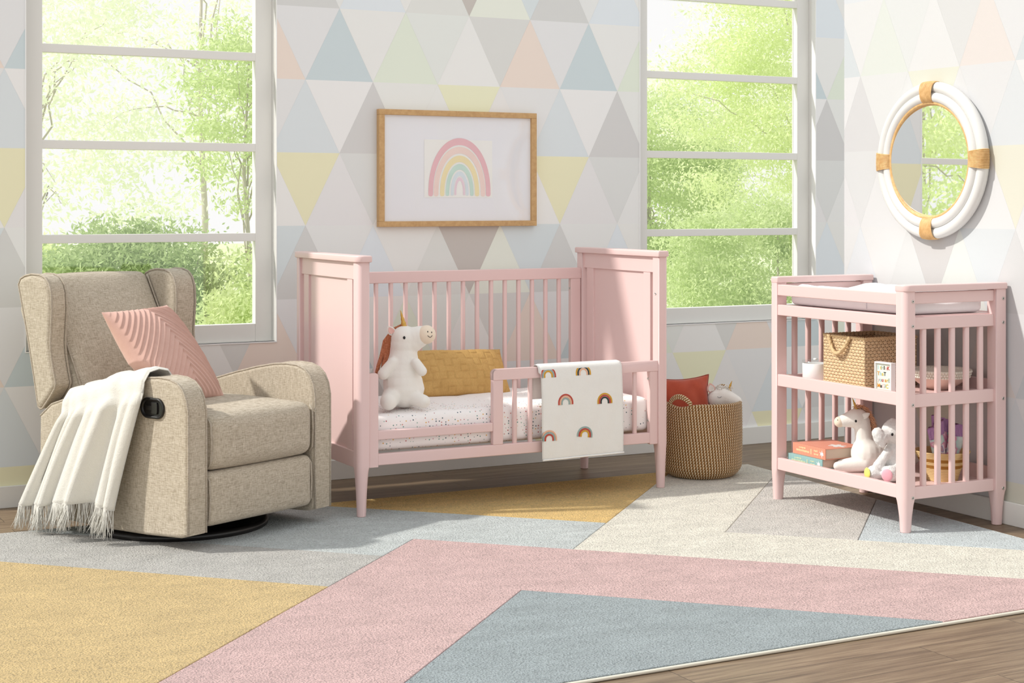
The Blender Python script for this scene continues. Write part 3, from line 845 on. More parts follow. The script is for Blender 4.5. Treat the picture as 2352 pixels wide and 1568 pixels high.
    bmesh.ops.bevel(bm, geom=list(bm.edges), offset=.0012, segments=2, affect='EDGES'); obj('pull', bm, DARK, lv, wn=True)
    return t
recliner()
RC = Matrix.Translation((CH[0], CH[1], 0)) @ Matrix.Rotation(CHR, 4, 'Z')

def throw():
    t = thing('throw_blanket', 'fluffy ivory throw with fringed hem draped over the recliner arm', 'blanket', (CH[0], CH[1], 0), CHR)
    N, M = 84, 60
    ridges = [(.05, .05, .034), (.15, .055, .040), (.36, .055, .062), (.45, .07, .050), (.60, .06, .026), (.74, .055, .052), (.86, .03, .020), (.95, .035, .044)]
    def fold(s):
        return sum(a * math.exp(-((s - c) / w) ** 2) for c, w, a in ridges)
    def P(s, q):
        """s across (front to back), q along the cloth from the seat side to the hem"""
        yt = -.215 + .47 * s; yb = -.115 + .545 * s
        top = armtop(min(yt, .42)) + .013
        A = [(-.268, top - .085), (-.272, top - .02), (-.292, top + .004), (-.335, top + .012), (-.378, top + .003), (-.402, top - .03), (-.409, top - .09)]
        zb = .142 + .035 * math.sin(s * 5) * .5 - .02 * s
        n0 = .30
        if q < n0:
            k = q / n0 * (len(A) - 1); i = min(int(k), len(A) - 2); f_ = k - i
            x = A[i][0] + (A[i + 1][0] - A[i][0]) * f_; z = A[i][1] + (A[i + 1][1] - A[i][1]) * f_; y = yt; d = 0
        else:
            d = (q - n0) / (1 - n0); z = A[-1][1] + (zb - A[-1][1]) * d
            e = d ** .85; y = yt + (yb - yt) * e; x = -.409 - .030 * d
        k = min(1, max(0, (q - .08) / .22)); amp = .36 * k + .50 * k * d if q >= n0 else .36 * k
        g = fold(s) * (amp + .25 * k)
        if q >= n0: x -= g
        else: z += g * .75 * math.sin(PI * min(1, q / n0)); x -= g * .4 * k
        y += .012 * math.sin(s * 19 + d * 2.0) * d
        return Vector((x, y, z))
    V, F = [], []
    for side in (0, 1):
        for j in range(M + 1):
            for i in range(N + 1):
                p = P(i / N, j / M)
                if side:
                    px = P(min(1, i / N + .004), j / M) - P(max(0, i / N - .004), j / M); pq = P(i / N, min(1, j / M + .004)) - P(i / N, max(0, j / M - .004))
                    n = px.cross(pq)
                    if n.length > 0: n.normalize()
                    p = p + n * (.009 if (0 < i < N and 0 < j < M) else .002)
                V.append(p)
    W_ = (N + 1) * (M + 1)
    for side in (0, 1):
        for j in range(M):
            for i in range(N):
                a = side * W_ + j * (N + 1) + i; f_ = (a, a + 1, a + N + 2, a + N + 1); F.append(f_ if side else f_[::-1])
    for j in range(M):
        for i in (0, N):
            a = j * (N + 1) + i; F.append((a, a + N + 1, W_ + a + N + 1, W_ + a))
    for i in range(N):
        for j in (0, M):
            a = j * (N + 1) + i; F.append((a, a + 1, W_ + a + 1, W_ + a))
    arr_obj('cloth', V, F, THROW, t)
    parts = []; rnd = random.Random(3)
    for k in range(420):
        s = rnd.random(); b = P(s, 1) + Vector((-.004, 0, .004)); L = rnd.uniform(.070, .108); w = rnd.uniform(.0011, .0021)
        if s < .33: L *= 1.05
        dx, dy = rnd.gauss(-.010, .012), rnd.gauss(.002, .012)
        pts = [b, b + Vector((dx * .2, dy * .3, -L * .35)), b + Vector((dx * .6 + rnd.gauss(0, .003), dy * .7, -L * .7)), b + Vector((dx, dy + rnd.gauss(0, .005), -L))]
        for p in pts: p.z = max(p.z, .018)
        parts.append(tube_arr(pts, [w, w, w * .9, w * .5], 4))
    V, F, U = merge(parts)
    tag(arr_obj('fringe', V, F, THROW, t), kind='stuff')
throw()

def pink_pillow():
    t = NT('blush_cotton', .88, .15); u = t.coord('UV'); f = t.noise(t.coord(), 420, 3); w = t.noise(t.coord(), 30, 3)
    t.color(t.mix(t.math('MULTIPLY_ADD', f, .5, t.math('MULTIPLY', w, .5)), L4((192, 150, 137)), L4((220, 182, 168)))); t.bump(f, .0006, .6)
    t.b.inputs['Sheen Weight'].default_value = .2
    L, T, B = Vector((-.372, .075, .858)), Vector((.016, .160, .862)), Vector((.088, -.10, .512))
    ex = (T - L); hw = ex.length / 2; ex.normalize(); ey = (T - B); ey = (ey - ex * ey.dot(ex)); hh = ey.length / 2; ey.normalize(); n = ex.cross(ey)
    c = (L + T) / 2 - ey * hh + Vector((.012, 0, 0))
    def disp(u, v):
        if u < -.95: return 0
        p = (u - v) if u < 0 else (-u - v)      # pleats of the two halves meet in a chevron on the middle seam
        k = (p * 7.2) % 1.0
        h = .0085 * (k ** 1.6) * (1 - max(0, (k - .88) / .12))
        return h - (.004 if abs(u) < .012 else 0)
    def fix(p):   # the seat-side corner is squashed between the arm and the seat
        q = RC.inverted() @ Vector(p)
        lim = -.268; z0 = armtop(q.y) + .02
        if q.z < z0 + .05 and q.x < lim:
            k = min(1, (z0 + .05 - q.z) / .05); q.x = q.x + (lim - q.x) * k
        if q.y < -.30: q.y = -.30 + (q.y + .30) * .3
        if q.z < .512: q.z = .512 + (q.z - .512) * .04
        back = .245 + .36 * (q.z - .5) - .01
        return np.array(RC @ q)
    W3 = lambda v: np.array(RC.to_3x3() @ v)
    fr = (np.array(RC @ c), W3(ex), W3(ey), W3(n))
    o = pillow('throw_pillow', t.m, hw * 1.03, hh * 1.03, .085, 150, 150, disp, fr, corner=.07, fix=fix, flat=.5)
    tag(o, 'blush pink pleated chevron throw pillow in the recliner', 'pillow')
pink_pillow()

# ------------------------------------------------------------------ changing table
def changing_table():
    bx, by = 4.468, 5.18
    t = thing('changing_table', 'pink painted changing table with two slatted shelves against the right wall', 'changing table', (bx, by, 0))
    P = lambda x: x - bx; Q = lambda y: y - by
    X0, X1, Y0, Y1 = 4.2335, 4.7035, 4.7805, 5.580
    for x, o in ((X0, -1), (X1, 1)):
        for y, f in ((Y0, -1), (Y1, 1)):
            R = .024; s = .004
            rr = {(1, 1): (s, s, s, s), (-1, 1): (s, R, s, s), (-1, -1): (s, s, R, s), (1, -1): (s, s, s, s)}[(o, f)]
            obj('post', post_bm(P(x), Q(y), .0275, .0255, .938, .145, .0125 if x < 4.5 and y < 5 else 0, rr, .76), PINK, t, wn=True)
    for y in (Y0, Y1):
        bm = bmesh.new(); rings = []; R = .030
        cr = (.004, .006, R, .004) if y == Y0 else (.004, R, .006, .004)
        for z, k in ((.938, .002), (.940, 0), (.9585, 0), (.9625, .002), (.9635, .005)):
            rings.append([(a, b, z) for a, b in rrect(P((X0 + X1) / 2), Q(y), (X1 - X0) / 2 + .0325 - k - .004, .032 - k, cr, 6)])
        loft(bm, rings); obj('cap', bm, PINK, t, wn=True)
        x0, x1 = P(X0 + .0265), P(X1 - .0265); yo = Q(y)
        e = box_obj('end_panel', (x0, x1, yo - .014, yo + .014, .890, .9345), PINK, t, r=.003)
        for z0, z1 in ((.791, .838), (.491, .542), (.138, .186)): box_obj('end_rail', (x0, x1, yo - .014, yo + .014, z0, z1), PINK, e, r=.003)
        for i in range(5):
            xx = P(4.321 + i * .0735)
            slat(e, xx, yo, .541, .792, .0125, .010, .008); slat(e, xx, yo, .185, .492, .0125, .010, .008)
    y0, y1 = Q(Y0 + .0245), Q(Y1 - .0245)
    for nm, z0, z1 in (('top_rail', .8845, .931), ('pad_rail', .800, .8455), ('shelf_rail', .4985, .5495), ('base_rail', .1425, .1935)):
        box_obj(nm, (P(4.211), P(4.233), y0, y1, z0, z1), PINK, t, r=.003)
    for z0, z1 in ((.800, .8455), (.4985, .575), (.1425, .225)): box_obj('back_rail', (P(4.698), P(4.718), y0, y1, z0, z1), PINK, t, r=.003)
    for z in (.842, .5305, .172): box_obj('shelf', (P(4.232), P(4.699), y0 - .012, y1 + .012, z - .016, z), PINK, t, r=.001)
    for x in (4.2475, 4.714):
        for z in (.9, .805, .503, .147): bolt(t, (P(x), Q(Y0 - .0256), z), (0, -1, 0), .0068)
changing_table()
TZ1, TZ2, TZ3 = .842, .5305, .172
def pad():
    t = thing('changing_pad', 'white contoured changing pad on top of the pink changing table', 'changing pad', (4.466, 5.18, TZ1 + .001))
    def fn(q):
        q = q.copy()
        if q[2] > -.02:
            k = (q[2] + .02) / .055; e = min(1, abs(q[0]) / .165)
            q[2] += k * (.026 * e ** 2 - .010) - (.03 * max(0, (abs(q[1]) - .31) / .06)) * k * .5
            q[2] += .0025 * math.sin(q[1] * 40 + q[0] * 25) * k * (abs(q[1]) > .18)
        return q
    cushion('cover', (.196, .370, .036), .024, SHEET_W, t, (0, 0, .0), 22, fn, (0, 0, .0365))
    tube('seam', [(-.197, -.13, .012 + .06 * k / 6) for k in range(7)], .0012, paint('seam_thread', (214, 214, 222), .9), t, 5)
pad()

def weave_box():
    t = thing('rattan_basket', 'square tan woven basket with rope handle on the middle shelf', 'basket', (4.43, 5.22, TZ2))
    m = NT('woven_seagrass_tan', .75, .25); uv = m.coord('UV')
    sp_ = m.sep(uv); p_, q_ = .0125, .0215
    st = m.n('ShaderNodeMapping'); st.inputs['Scale'].default_value = (60, 260, 1); m.l(uv, st.inputs[0]); nz = m.noise(st.outputs[0], 1.0, 4, .65)
    vv = m.math('DIVIDE', sp_[1], p_); row = m.math('FLOOR', vv)
    ca = m.math('ABSOLUTE', m.math('SINE', m.math('MULTIPLY', vv, PI)))                       # each cord bulges
    cb = m.math('MULTIPLY_ADD', m.math('COSINE', m.math('MULTIPLY', m.math('ADD', m.math('DIVIDE', sp_[0], q_), m.math('MULTIPLY', row, .5)), 2 * PI)), .5, .5)   # over and under the stakes
    tw = m.math('SINE', m.math('MULTIPLY', m.math('ADD', m.math('DIVIDE', sp_[0], .0105), vv), 2 * PI))
    gap = m.math('MULTIPLY', m.math('POWER', m.math('SUBTRACT', 1.0, cb), 5.0), m.math('POWER', m.math('SUBTRACT', 1.0, m.math('MULTIPLY', ca, .75)), 1.5))
    colr = m.ramp(nz, [(.28, L4((200, 166, 124))), (.5, L4((228, 200, 158))), (.72, L4((245, 226, 194)))])
    dark = m.mix(m.math('MINIMUM', m.math('MULTIPLY', gap, 1.6), 1.0), colr, L4((104, 72, 44)))
    m.color(dark); m.bump(m.math('ADD', m.math('ADD', m.math('MULTIPLY', ca, .7), m.math('MULTIPLY', cb, .8)), m.math('ADD', m.math('MULTIPLY', tw, .12), m.math('MULTIPLY', nz, .5))), .0035, 1.0)
    cord = plush_mat('straw_cord', (228, 200, 156), 260, .0015, .22, 0)
    x0, x1, y0, y1, h, w = -.137, .135, -.131, .129, .200, .006
    V, F, U = [], [], []
    def wall(p, q, z0, z1, u0, flip=False, n=26, k=22, bow=.0):
        nrm = Vector((q[1] - p[1], -(q[0] - p[0]), 0)).normalized(); o = len(V); L = math.dist(p, q)
        for j in range(k + 1):
            for i in range(n + 1):
                a = i / n; s = (random.random() - .5) * .0016
                V.append((p[0] + (q[0] - p[0]) * a + nrm.x * s, p[1] + (q[1] - p[1]) * a + nrm.y * s, z0 + (z1 - z0) * j / k)); U.append((u0 + a * L, z0 + (z1 - z0) * j / k))
        for j in range(k):
            for i in range(n):
                a = o + j * (n + 1) + i; f_ = (a, a + 1, a + n + 2, a + n + 1); F.append(f_[::-1] if flip else f_)
    cs = [(x0, y0), (x1, y0), (x1, y1), (x0, y1)]
    ins = [(x0 + w, y0 + w), (x1 - w, y0 + w), (x1 - w, y1 - w), (x0 + w, y1 - w)]
    u = 0
    for i in range(4):
        wall(cs[i], cs[(i + 1) % 4], .002, h, u); wall(ins[i], ins[(i + 1) % 4], .004, h, u, True); u += .27
    o = len(V); V += [(x, y, .003) for x, y in cs]; U += [(x, y) for x, y in cs]; F.append((o + 3, o + 2, o + 1, o))
    o = len(V); V += [(x, y, .005) for x, y in ins]; U += [(x, y) for x, y in ins]; F.append((o, o + 1, o + 2, o + 3))
    arr_obj('basket_body', V, F, m.m, t, uv=U)
    def twist(name, pts, r, closed=False, k=2, turns=None, par=None):
        P_, T, N_ = frames(list(pts) + ([pts[0]] if closed else [])); d = [0]
        for a, b in zip(P_, P_[1:]): d.append(d[-1] + (b - a).length)
        parts = []
        for s in range(k):
            pp = []
            for i in range(len(P_)):
                a = 2 * PI * (s / k + d[i] / turns); B = T[i].cross(N_[i]); pp.append(P_[i] + (N_[i] * math.cos(a) + B * math.sin(a)) * r * .55)
            parts.append(tube_arr(pp, r * .62, 6))
        Vv, Ff, Uu = merge(parts); return arr_obj(name, Vv, Ff, cord, par or t, uv=Uu)
    def dense(pts, n):
        out = []
        for a, b in zip(pts, pts[1:]):
            a, b = Vector(a), Vector(b)
            for i in range(n): out.append(a.lerp(b, i / n))
        out.append(Vector(pts[-1])); return out
    rim = dense([(x, y, h) for x, y in cs] + [(x0, y0, h)], 40); twist('rim', rim, .0062, turns=.022)
    twist('base_edge', dense([(x, y, .006) for x, y in cs] + [(x0, y0, .006)], 40), .005, turns=.022)
    hp = []
    for i in range(41):
        a = i / 40; yy = .090 - .132 * a; zz = h + .002 - .072 * math.sin(PI * a) ** .8
        hp.append(Vector((x0 - .007 - .014 * math.sin(PI * a), yy - .004, zz)))
    twist('handle', hp, .0085, turns=.014, k=3)
weave_box()

def canister():
    t = thing('canister', 'small white round canister with clear lid beside the square basket', 'canister', (4.332, 5.452, TZ2))
    lathe('jar', [(0, 0), (.050, 0), (.054, .003), (.0545, .067), (.053, .070), (.050, .070), (.050, .010), (0, .008)], WHITE_SATIN, t, 48)
    g = glass_mat('clear_acrylic', (.97, .98, .98, 1), .12)
    lathe('clear_lid', [(0, .0712), (.0555, .0712), (.056, .074), (.0555, .081), (0, .081)], g, t, 48)
    lathe('knob', [(0, .0815), (.008, .0815), (.009, .088), (.007, .090), (0, .090)], WHITE_SATIN, t, 24)
canister()

def quote_frame():
    t = thing('quote_frame', 'small white box frame with colourful lettering in front of the woven basket', 'picture frame', (4.272, 4.957, TZ2 + .0005), math.radians(4))
    # front faces -x. local: x depth, y width
    hw, hh, dp, b = .046, .118, .026, .006
    bm = bmesh.new()
    for (ya, yb, za, zb) in ((-hw, hw, 0, b), (-hw, hw, hh - b, hh), (-hw, -hw + b, b, hh - b), (hw - b, hw, b, hh - b)): rb(bm, 0, dp, ya, yb, za, zb, .0008, 1)
    obj('frame', bm, WHITE_SATIN, t, wn=True)
    box_obj('print', (.008, .020, -hw + b, hw - b, b, hh - b), paint('pale_mint_paper', (222, 230, 216), .8), t, r=0)
    words = ['I tHInK', 'ThaT', 'you arE', 'MaGIC']
    hexs = {'b': (164, 200, 206), 'o': (206, 186, 84), 'g': (166, 178, 164), 'k': (26, 28, 28), 'p': (226, 190, 190), 'r': (186, 60, 56), 'a': (218, 150, 60)}
    cols = ['b ogkpr', 'abok', 'pbraog', 'akpbo']
    keys = list(hexs); mats = [paint('ink_' + n, hexs[k], .8) for k, n in zip(keys, ('blue', 'olive', 'grey', 'black', 'pink', 'red', 'ochre'))]
    lt = tag(empty('lettering', (.0072, 0, 0)), kind=None); lt.parent = t
    zt = [.0885, .0645, .0405, .0165]; adv = {'I': .0085, 't': .009, ' ': .0045, 'M': .0145, 'T': .0115, 'y': .0105, 'r': .0085, 'E': .0105}
    for w, c, z in zip(words, cols, zt):
        pen = .0355; c = iter(c.replace(' ', ''))
        for ch in w:
            a = adv.get(ch, .0115); pen -= a
            if ch == ' ': continue
            k = next(c)
            cu = bpy.data.curves.new('letter', 'FONT'); cu.body = ch; cu.size = .0215; cu.extrude = .00015; cu.offset = .0004; cu.align_x = 'CENTER'
            tmp = bpy.data.objects.new('letter', cu); COL.objects.link(tmp)
            dg = bpy.context.evaluated_depsgraph_get(); me = bpy.data.meshes.new_from_object(tmp.evaluated_get(dg)); bpy.data.objects.remove(tmp)
            R = Matrix(((0, 0, -1, 0), (-1, 0, 0, pen + a / 2), (0, 1, 0, z), (0, 0, 0, 1)))
            me.transform(R); me.materials.clear(); link('letter', me, mats[keys.index(k)], lt)
quote_frame()

def bowl():
    t = thing('bowl', 'pink wooden bowl with white beaded rim on the middle shelf', 'bowl', (4.553, 4.945, TZ2))
    m = NT('blush_clay', .6); m.color(L4((230, 204, 190))); white = paint('ivory_bowl_lining', (236, 230, 218), .6)
    prof = [(0, 0), (.045, 0), (.052, .003), (.085, .025), (.112, .046), (.118, .052), (.127, .077), (.130, .080), (.127, .081), (.120, .070), (.105, .046), (.075, .022), (.04, .009), (0, .008)]
    lathe('dish', prof, None, t, 64, mats=[m.m, white], mi=[0] * 5 + [1] * 8)
    bm = bmesh.new()
    for row, (r, z) in enumerate(((.1195, .053), (.1225, .0635), (.1258, .074))):
        n = 72
        for k in range(n):
            a = 2 * PI * (k + .5 * (row % 2)) / n; ball(bm, (r * math.cos(a), r * math.sin(a), z), .0054, 8)
    tag(obj('beads', bm, paint('ivory_beads', (238, 232, 220), .4), t), kind='stuff')
bowl()

def books():
    pap = paint('book_pages', (214, 196, 178), .85)
    def book(label, loc, rz, w, d, h, cover, stripe, txt, splash):
        t = thing('book', label, 'book', loc, rz, None)
        cm = NT('cover_' + ('coral' if cover[0] > 180 else 'teal'), .5); v = cm.coord(); y = cm.sep(v)[1]
        s = cm.math('GREATER_THAN', cm.math('FRACT', cm.math('MULTIPLY', y, 170)), .55); cm.color(cm.mix(cm.math('MULTIPLY', s, .5), L4(cover), L4(stripe)))
        bm = bmesh.new(); rb(bm, 0, w, -d / 2, d / 2, 0, .003, .0008, 1); rb(bm, 0, w, -d / 2, d / 2, h - .003, h, .0008, 1); rb(bm, -.002, .003, -d / 2, d / 2, 0, h, .0008, 1)
        c = obj('cover', bm, cm.m, t, wn=True)
        box_obj('pages', (.003, w - .004, -d / 2 + .003, d / 2 - .003, .003, h - .003), pap, t, r=.0005, seg=1)
        im = paint('spine_print', txt, .7); pr_ = bmesh.new(); r_ = random.Random(5)
        for (ya, yb, za, zb) in ((.30, .10, .60, .76), (.38, -.02, .30, .52), (-.06, -.09, .25, .75), (-.16, -.28, .55, .72), (-.16, -.29, .26, .42)):
            y_ = ya
            while y_ > yb + .004:
                L = r_.uniform(.008, .022); L = min(L, y_ - yb)
                rb(pr_, -.0028, -.0019, (y_ - L) * d, y_ * d, (za + r_.uniform(0, .04)) * h, (zb - r_.uniform(0, .05)) * h, 0); y_ -= L + .006
        obj('spine_lettering', pr_, im, t, smooth=False)
        bm = bmesh.new(); pts = []
        for k in range(12):
            a = 2 * PI * k / 12; q = (.30 if k % 2 else .15) * h * (1 + .3 * math.sin(k * 2.3)); pts.append((-.0026, -.40 * d + q * math.cos(a) * 1.1, h * .48 + q * math.sin(a)))
        f_ = bm.faces.new([bm.verts.new(p) for p in pts]); obj('spine_picture', bm, paint('spine_picture_' + splash[0], splash[1], .7), t, smooth=False)
        return t
    book('teal blue paperback lying under the coral book on the lowest shelf', (4.262, 5.432, TZ3 + .0005), .02, .19, .225, .040, (138, 182, 182), (176, 206, 200), (214, 226, 190), ('white', (238, 240, 236)))
    t = book('coral striped paperback on top of the teal book on the lowest shelf', (4.272, 5.418, TZ3 + .041), -.03, .19, .225, .046, (222, 140, 114), (238, 176, 152), (250, 216, 170), ('white', (240, 242, 244)))
    bm = bmesh.new(); pts = []
    for k in range(18):
        a = 2 * PI * k / 18; q = (.035 if k % 3 else .02); pts.append((.10 + q * math.cos(a), -.060 + q * 1.3 * math.sin(a), .0464))
    bm.faces.new([bm.verts.new(p) for p in pts]); obj('cover_picture', bm, paint('cover_picture_white', (232, 230, 228), .6), t, smooth=False)
books()

def lying_unicorn():
    t = thing('plush_unicorn', 'white lying plush unicorn with fluffy orange mane on the lowest shelf', 'stuffed animal', (4.395, 5.215, TZ3), -YAW)
    bm = bmesh.new()
    capsule(bm, (-.098, 0, .205), (-.085, 0, .207), .021, .024); capsule(bm, (-.085, 0, .207), (-.035, 0, .218), .025, .040); ball(bm, (-.020, 0, .222), (.036, .034, .036))
    capsule(bm, (-.008, 0, .205), (.002, 0, .12), .034, .038); capsule(bm, (.002, 0, .12), (.012, 0, .075), .040, .062)
    capsule(bm, (.012, 0, .073), (.10, .035, .068), .066, .064); capsule(bm, (.10, .035, .068), (.20, .075, .060), .064, .055)
    capsule(bm, (-.005, -.035, .035), (-.115, -.035, .026), .030, .019); capsule(bm, (.0, .03, .035), (-.085, .05, .022), .026, .018)
    capsule(bm, (.15, .0, .03), (.10, -.05, .025), .03, .022)
    fuse('body', bm, PL_W, t, .0045, 5)
    ms = bmesh.new(); ball(ms, (-.101, 0, .203), (.0222, .0222, .0225), 20); m = obj('muzzle', ms, PL_PEACH, t)
    disc_on(m, 'nostril', (-.112, -.017, .213), (-.5, -1, .5), .0018, .0018, BLACK); disc_on(t, 'eye', (-.041, -.0372, .211), (-.1, -1, .0), .0046, .0056, BLACK, .003)
    ear(t, (-.012, -.030, .226), (-.2, -1, .1), .034, .012, PL_W, PL_W, (.75, -.15, .45))
    horn(t, (-.030, 0, .254), (-.049, -.002, .304), .0075)
    fur = plush_mat('orange_fur', (246, 188, 148), 300, .002, .15); parts = []; rnd = random.Random(11)
    path = [(-.028, 0, .262), (-.005, 0, .262), (.018, 0, .245), (.033, 0, .21), (.038, 0, .17), (.042, .002, .14), (.055, .006, .132), (.09, .02, .137)]
    for k in range(620):
        q = rnd.random() * (len(path) - 1.001); i = int(q); b = Vector(path[i]).lerp(Vector(path[i + 1]), q - i)
        nd = Vector((.6 if i > 0 else -.1, 0, .8 if i < 2 else .1)); dv = (nd + Vector((rnd.gauss(0, .5), rnd.gauss(0, .6), rnd.gauss(0, .45)))).normalized()
        L = rnd.uniform(.014, .028); b = b - Vector((.006, 0, .004)); mid = b + dv * L * .6; e_ = b + dv * L + Vector((.002, 0, -.008))
        parts.append(tube_arr([b, mid, e_], [.0022, .0018, .0006], 4))
    V, F, U = merge(parts); tag(arr_obj('mane', V, F, fur, t), kind='stuff')
lying_unicorn()

def elephant():
    t = thing('plush_elephant', 'fluffy white plush elephant with pink and yellow soles on the lowest shelf', 'stuffed animal', (4.350, 5.012, TZ3), -YAW)
    fm = plush_mat('white_fluff', (240, 240, 238), 240, .004, .06, .5)
    bm = bmesh.new()
    ball(bm, (.020, 0, .190), (.050, .045, .049)); ball(bm, (.018, 0, .225), (.022, .022, .020)); ball(bm, (.022, .005, .07), (.050, .045, .058)); ball(bm, (.020, .003, .115), (.036, .034, .035)); ball(bm, (.026, .012, .045), (.06, .05, .045))
    for p, q, a, b in (((-.010, -.02, .180), (-.040, -.03, .172), .026, .029), ((-.040, -.03, .172), (-.052, -.035, .190), .029, .023), ((-.040, -.03, .172), (-.034, -.034, .148), .026, .016)): capsule(bm, p, q, a, b)
    capsule(bm, (-.008, -.025, .115), (-.050, -.04, .062), .017, .021); capsule(bm, (.05, -.025, .11), (.075, -.04, .06), .017, .02)
    capsule(bm, (.0, -.02, .035), (-.068, -.03, .031), .026, .029); capsule(bm, (.035, -.035, .034), (-.012, -.072, .034), .030, .033)
    b = fuse('body', bm, fm, t, .0045, 3)
    dm = b.modifiers.new('fluff', 'DISPLACE'); tx = bpy.data.textures.new('fluff', 'CLOUDS'); tx.noise_scale = .010; dm.texture = tx; dm.strength = .006; dm.texture_coords = 'LOCAL'
    disc_on(t, 'sole', (-.0945, -.040, .031), (-1, -.45, 0), .019, .023, plush_mat('yellow_plush', (246, 232, 120), 420, .0008, .05), .005)
    disc_on(t, 'sole', (-.029, -.0985, .033), (-.45, -1, 0), .022, .025, plush_mat('pink_plush', (244, 186, 198), 420, .0008, .05), .005)
    disc_on(t, 'eye', (.0045, -.0445, .186), (-.25, -1, .05), .0048, .0060, BLACK, .003)
    e = bmesh.new(); ball(e, (.062, .006, .195), (.018, .020, .042), 20); obj('ear', e, plush_mat('yellow_floral', (236, 206, 110), 420, .001, .1), t)
elephant()

def small_basket():
    t = thing('basket', 'small round straw basket with two brown bands on the lowest shelf', 'basket', (4.533, 4.905, TZ3 + .0005))
    straw = plush_mat('straw_coil', (222, 192, 140), 300, .001, .12, 0); brown = plush_mat('brown_jute', (176, 126, 62), 260, .002, .2, 0)
    n = 18; prof, mi = [(0, .002)], []; H_ = .118
    rad = lambda z: .060 + .050 * (z / H_) ** 1.35
    for i in range(n):
        z0 = H_ * i / n; m = 1 if i in (8, 9, 12, 13) else 0
        for k in range(5):
            a = k / 4; zz = z0 + H_ / n * a; prof.append((rad(zz) + .0022 * math.sin(PI * a), zz)); mi.append(0 if (i == 0 and k == 0) else m)
    prof += [(rad(H_) - .005, H_ + .001), (rad(H_) - .010, H_ - .004), (rad(.02) - .008, .02), (0, .012)]; mi += [0] * 4
    lathe('coiled_body', prof, None, t, 72, mats=[straw, brown], mi=mi)
small_basket()
def cloths():
    m = NT('watercolour_print', .8, .2); v = m.coord(); w = m.n('ShaderNodeTexVoronoi', i_Scale=34.0, feature='SMOOTH_F1'); m.l(v, w.inputs['Vector'])
    h = m.sep(w.outputs['Color'])[0]; nz = m.noise(v, 60, 4)
    z = m.sep(v)[2]; pas = m.ramp(h, [(0, L4((238, 236, 230))), (.3, L4((176, 210, 204))), (.5, L4((214, 96, 150))), (.64, L4((244, 240, 236))), (.78, L4((140, 120, 176))), (.95, L4((230, 150, 120)))])
    m.color(m.mix(m.math('MULTIPLY', nz, .3), pas, L4((255, 255, 255)))); m.bump(nz, .001)
    p = NT('purple_elastic', .8, .2); v = p.coord(scale=(1, 1, .12)); nz = p.noise(v, 300, 3); p.color(p.mix(nz, L4((112, 72, 128)), L4((214, 168, 210)))); p.bump(nz, .002, 1)
    specs = [('leftmost folded tie-dye diaper in the straw basket, leaning left', (-.046, -.020), -.20, .5, .085, .205, .45), ('middle folded tie-dye diaper in the straw basket, tallest purple waistband', (.004, .016), .05, .3, .105, .226, -.28), ('rightmost folded tie-dye diaper in the straw basket, leaning right', (.050, -.018), .34, .1, .08, .200, -.10)]
    for k, (lab, (x, y), lean, rz, w, hgt, tilt) in enumerate(specs):
        t = thing('folded_diaper', lab, 'diaper', (4.533 + x * .35, 4.905 + y * .8, TZ3 + .020), -YAW * .6 + rz * .3, None)
        for nm, z0, z1, mat, fl in (('printed_body', 0, hgt * .77, m.m, 0), ('ruffled_waistband', hgt * .765, hgt, p.m, 1)):
            V, F = [], []; N, M = 30, 10
            for j in range(M + 1):
                q = j / M; zz = z0 + (z1 - z0) * q
                for i in range(N):
                    a = 2 * PI * i / N; rx = w * (.25 + .24 * (zz / hgt)); X_ = rx * math.cos(a); ry = .011 + .003 * (zz / hgt) + (.003 * math.sin(X_ * 220 + k) * (.4 + q) if fl else .0015 * math.sin(a * 3 + zz * 40))
                    X = rx * math.cos(a); Y = ry * math.sin(a) + .006 * math.sin(X * 50 + k) * (zz / hgt)
                    Z = zz + tilt * X * (zz / hgt) + (.003 * math.sin(X * 160 + k) * q if fl else 0)
                    V.append((X + math.sin(lean) * zz * .75, Y, Z))
            for j in range(M):
                for i in range(N):
                    i2 = (i + 1) % N; F.append((j * N + i, j * N + i2, (j + 1) * N + i2, (j + 1) * N + i))
            F.append(tuple(range(N - 1, -1, -1))); F.append(tuple(M * N + i for i in range(N)))
            arr_obj(nm, V, F, mat, t)
cloths()

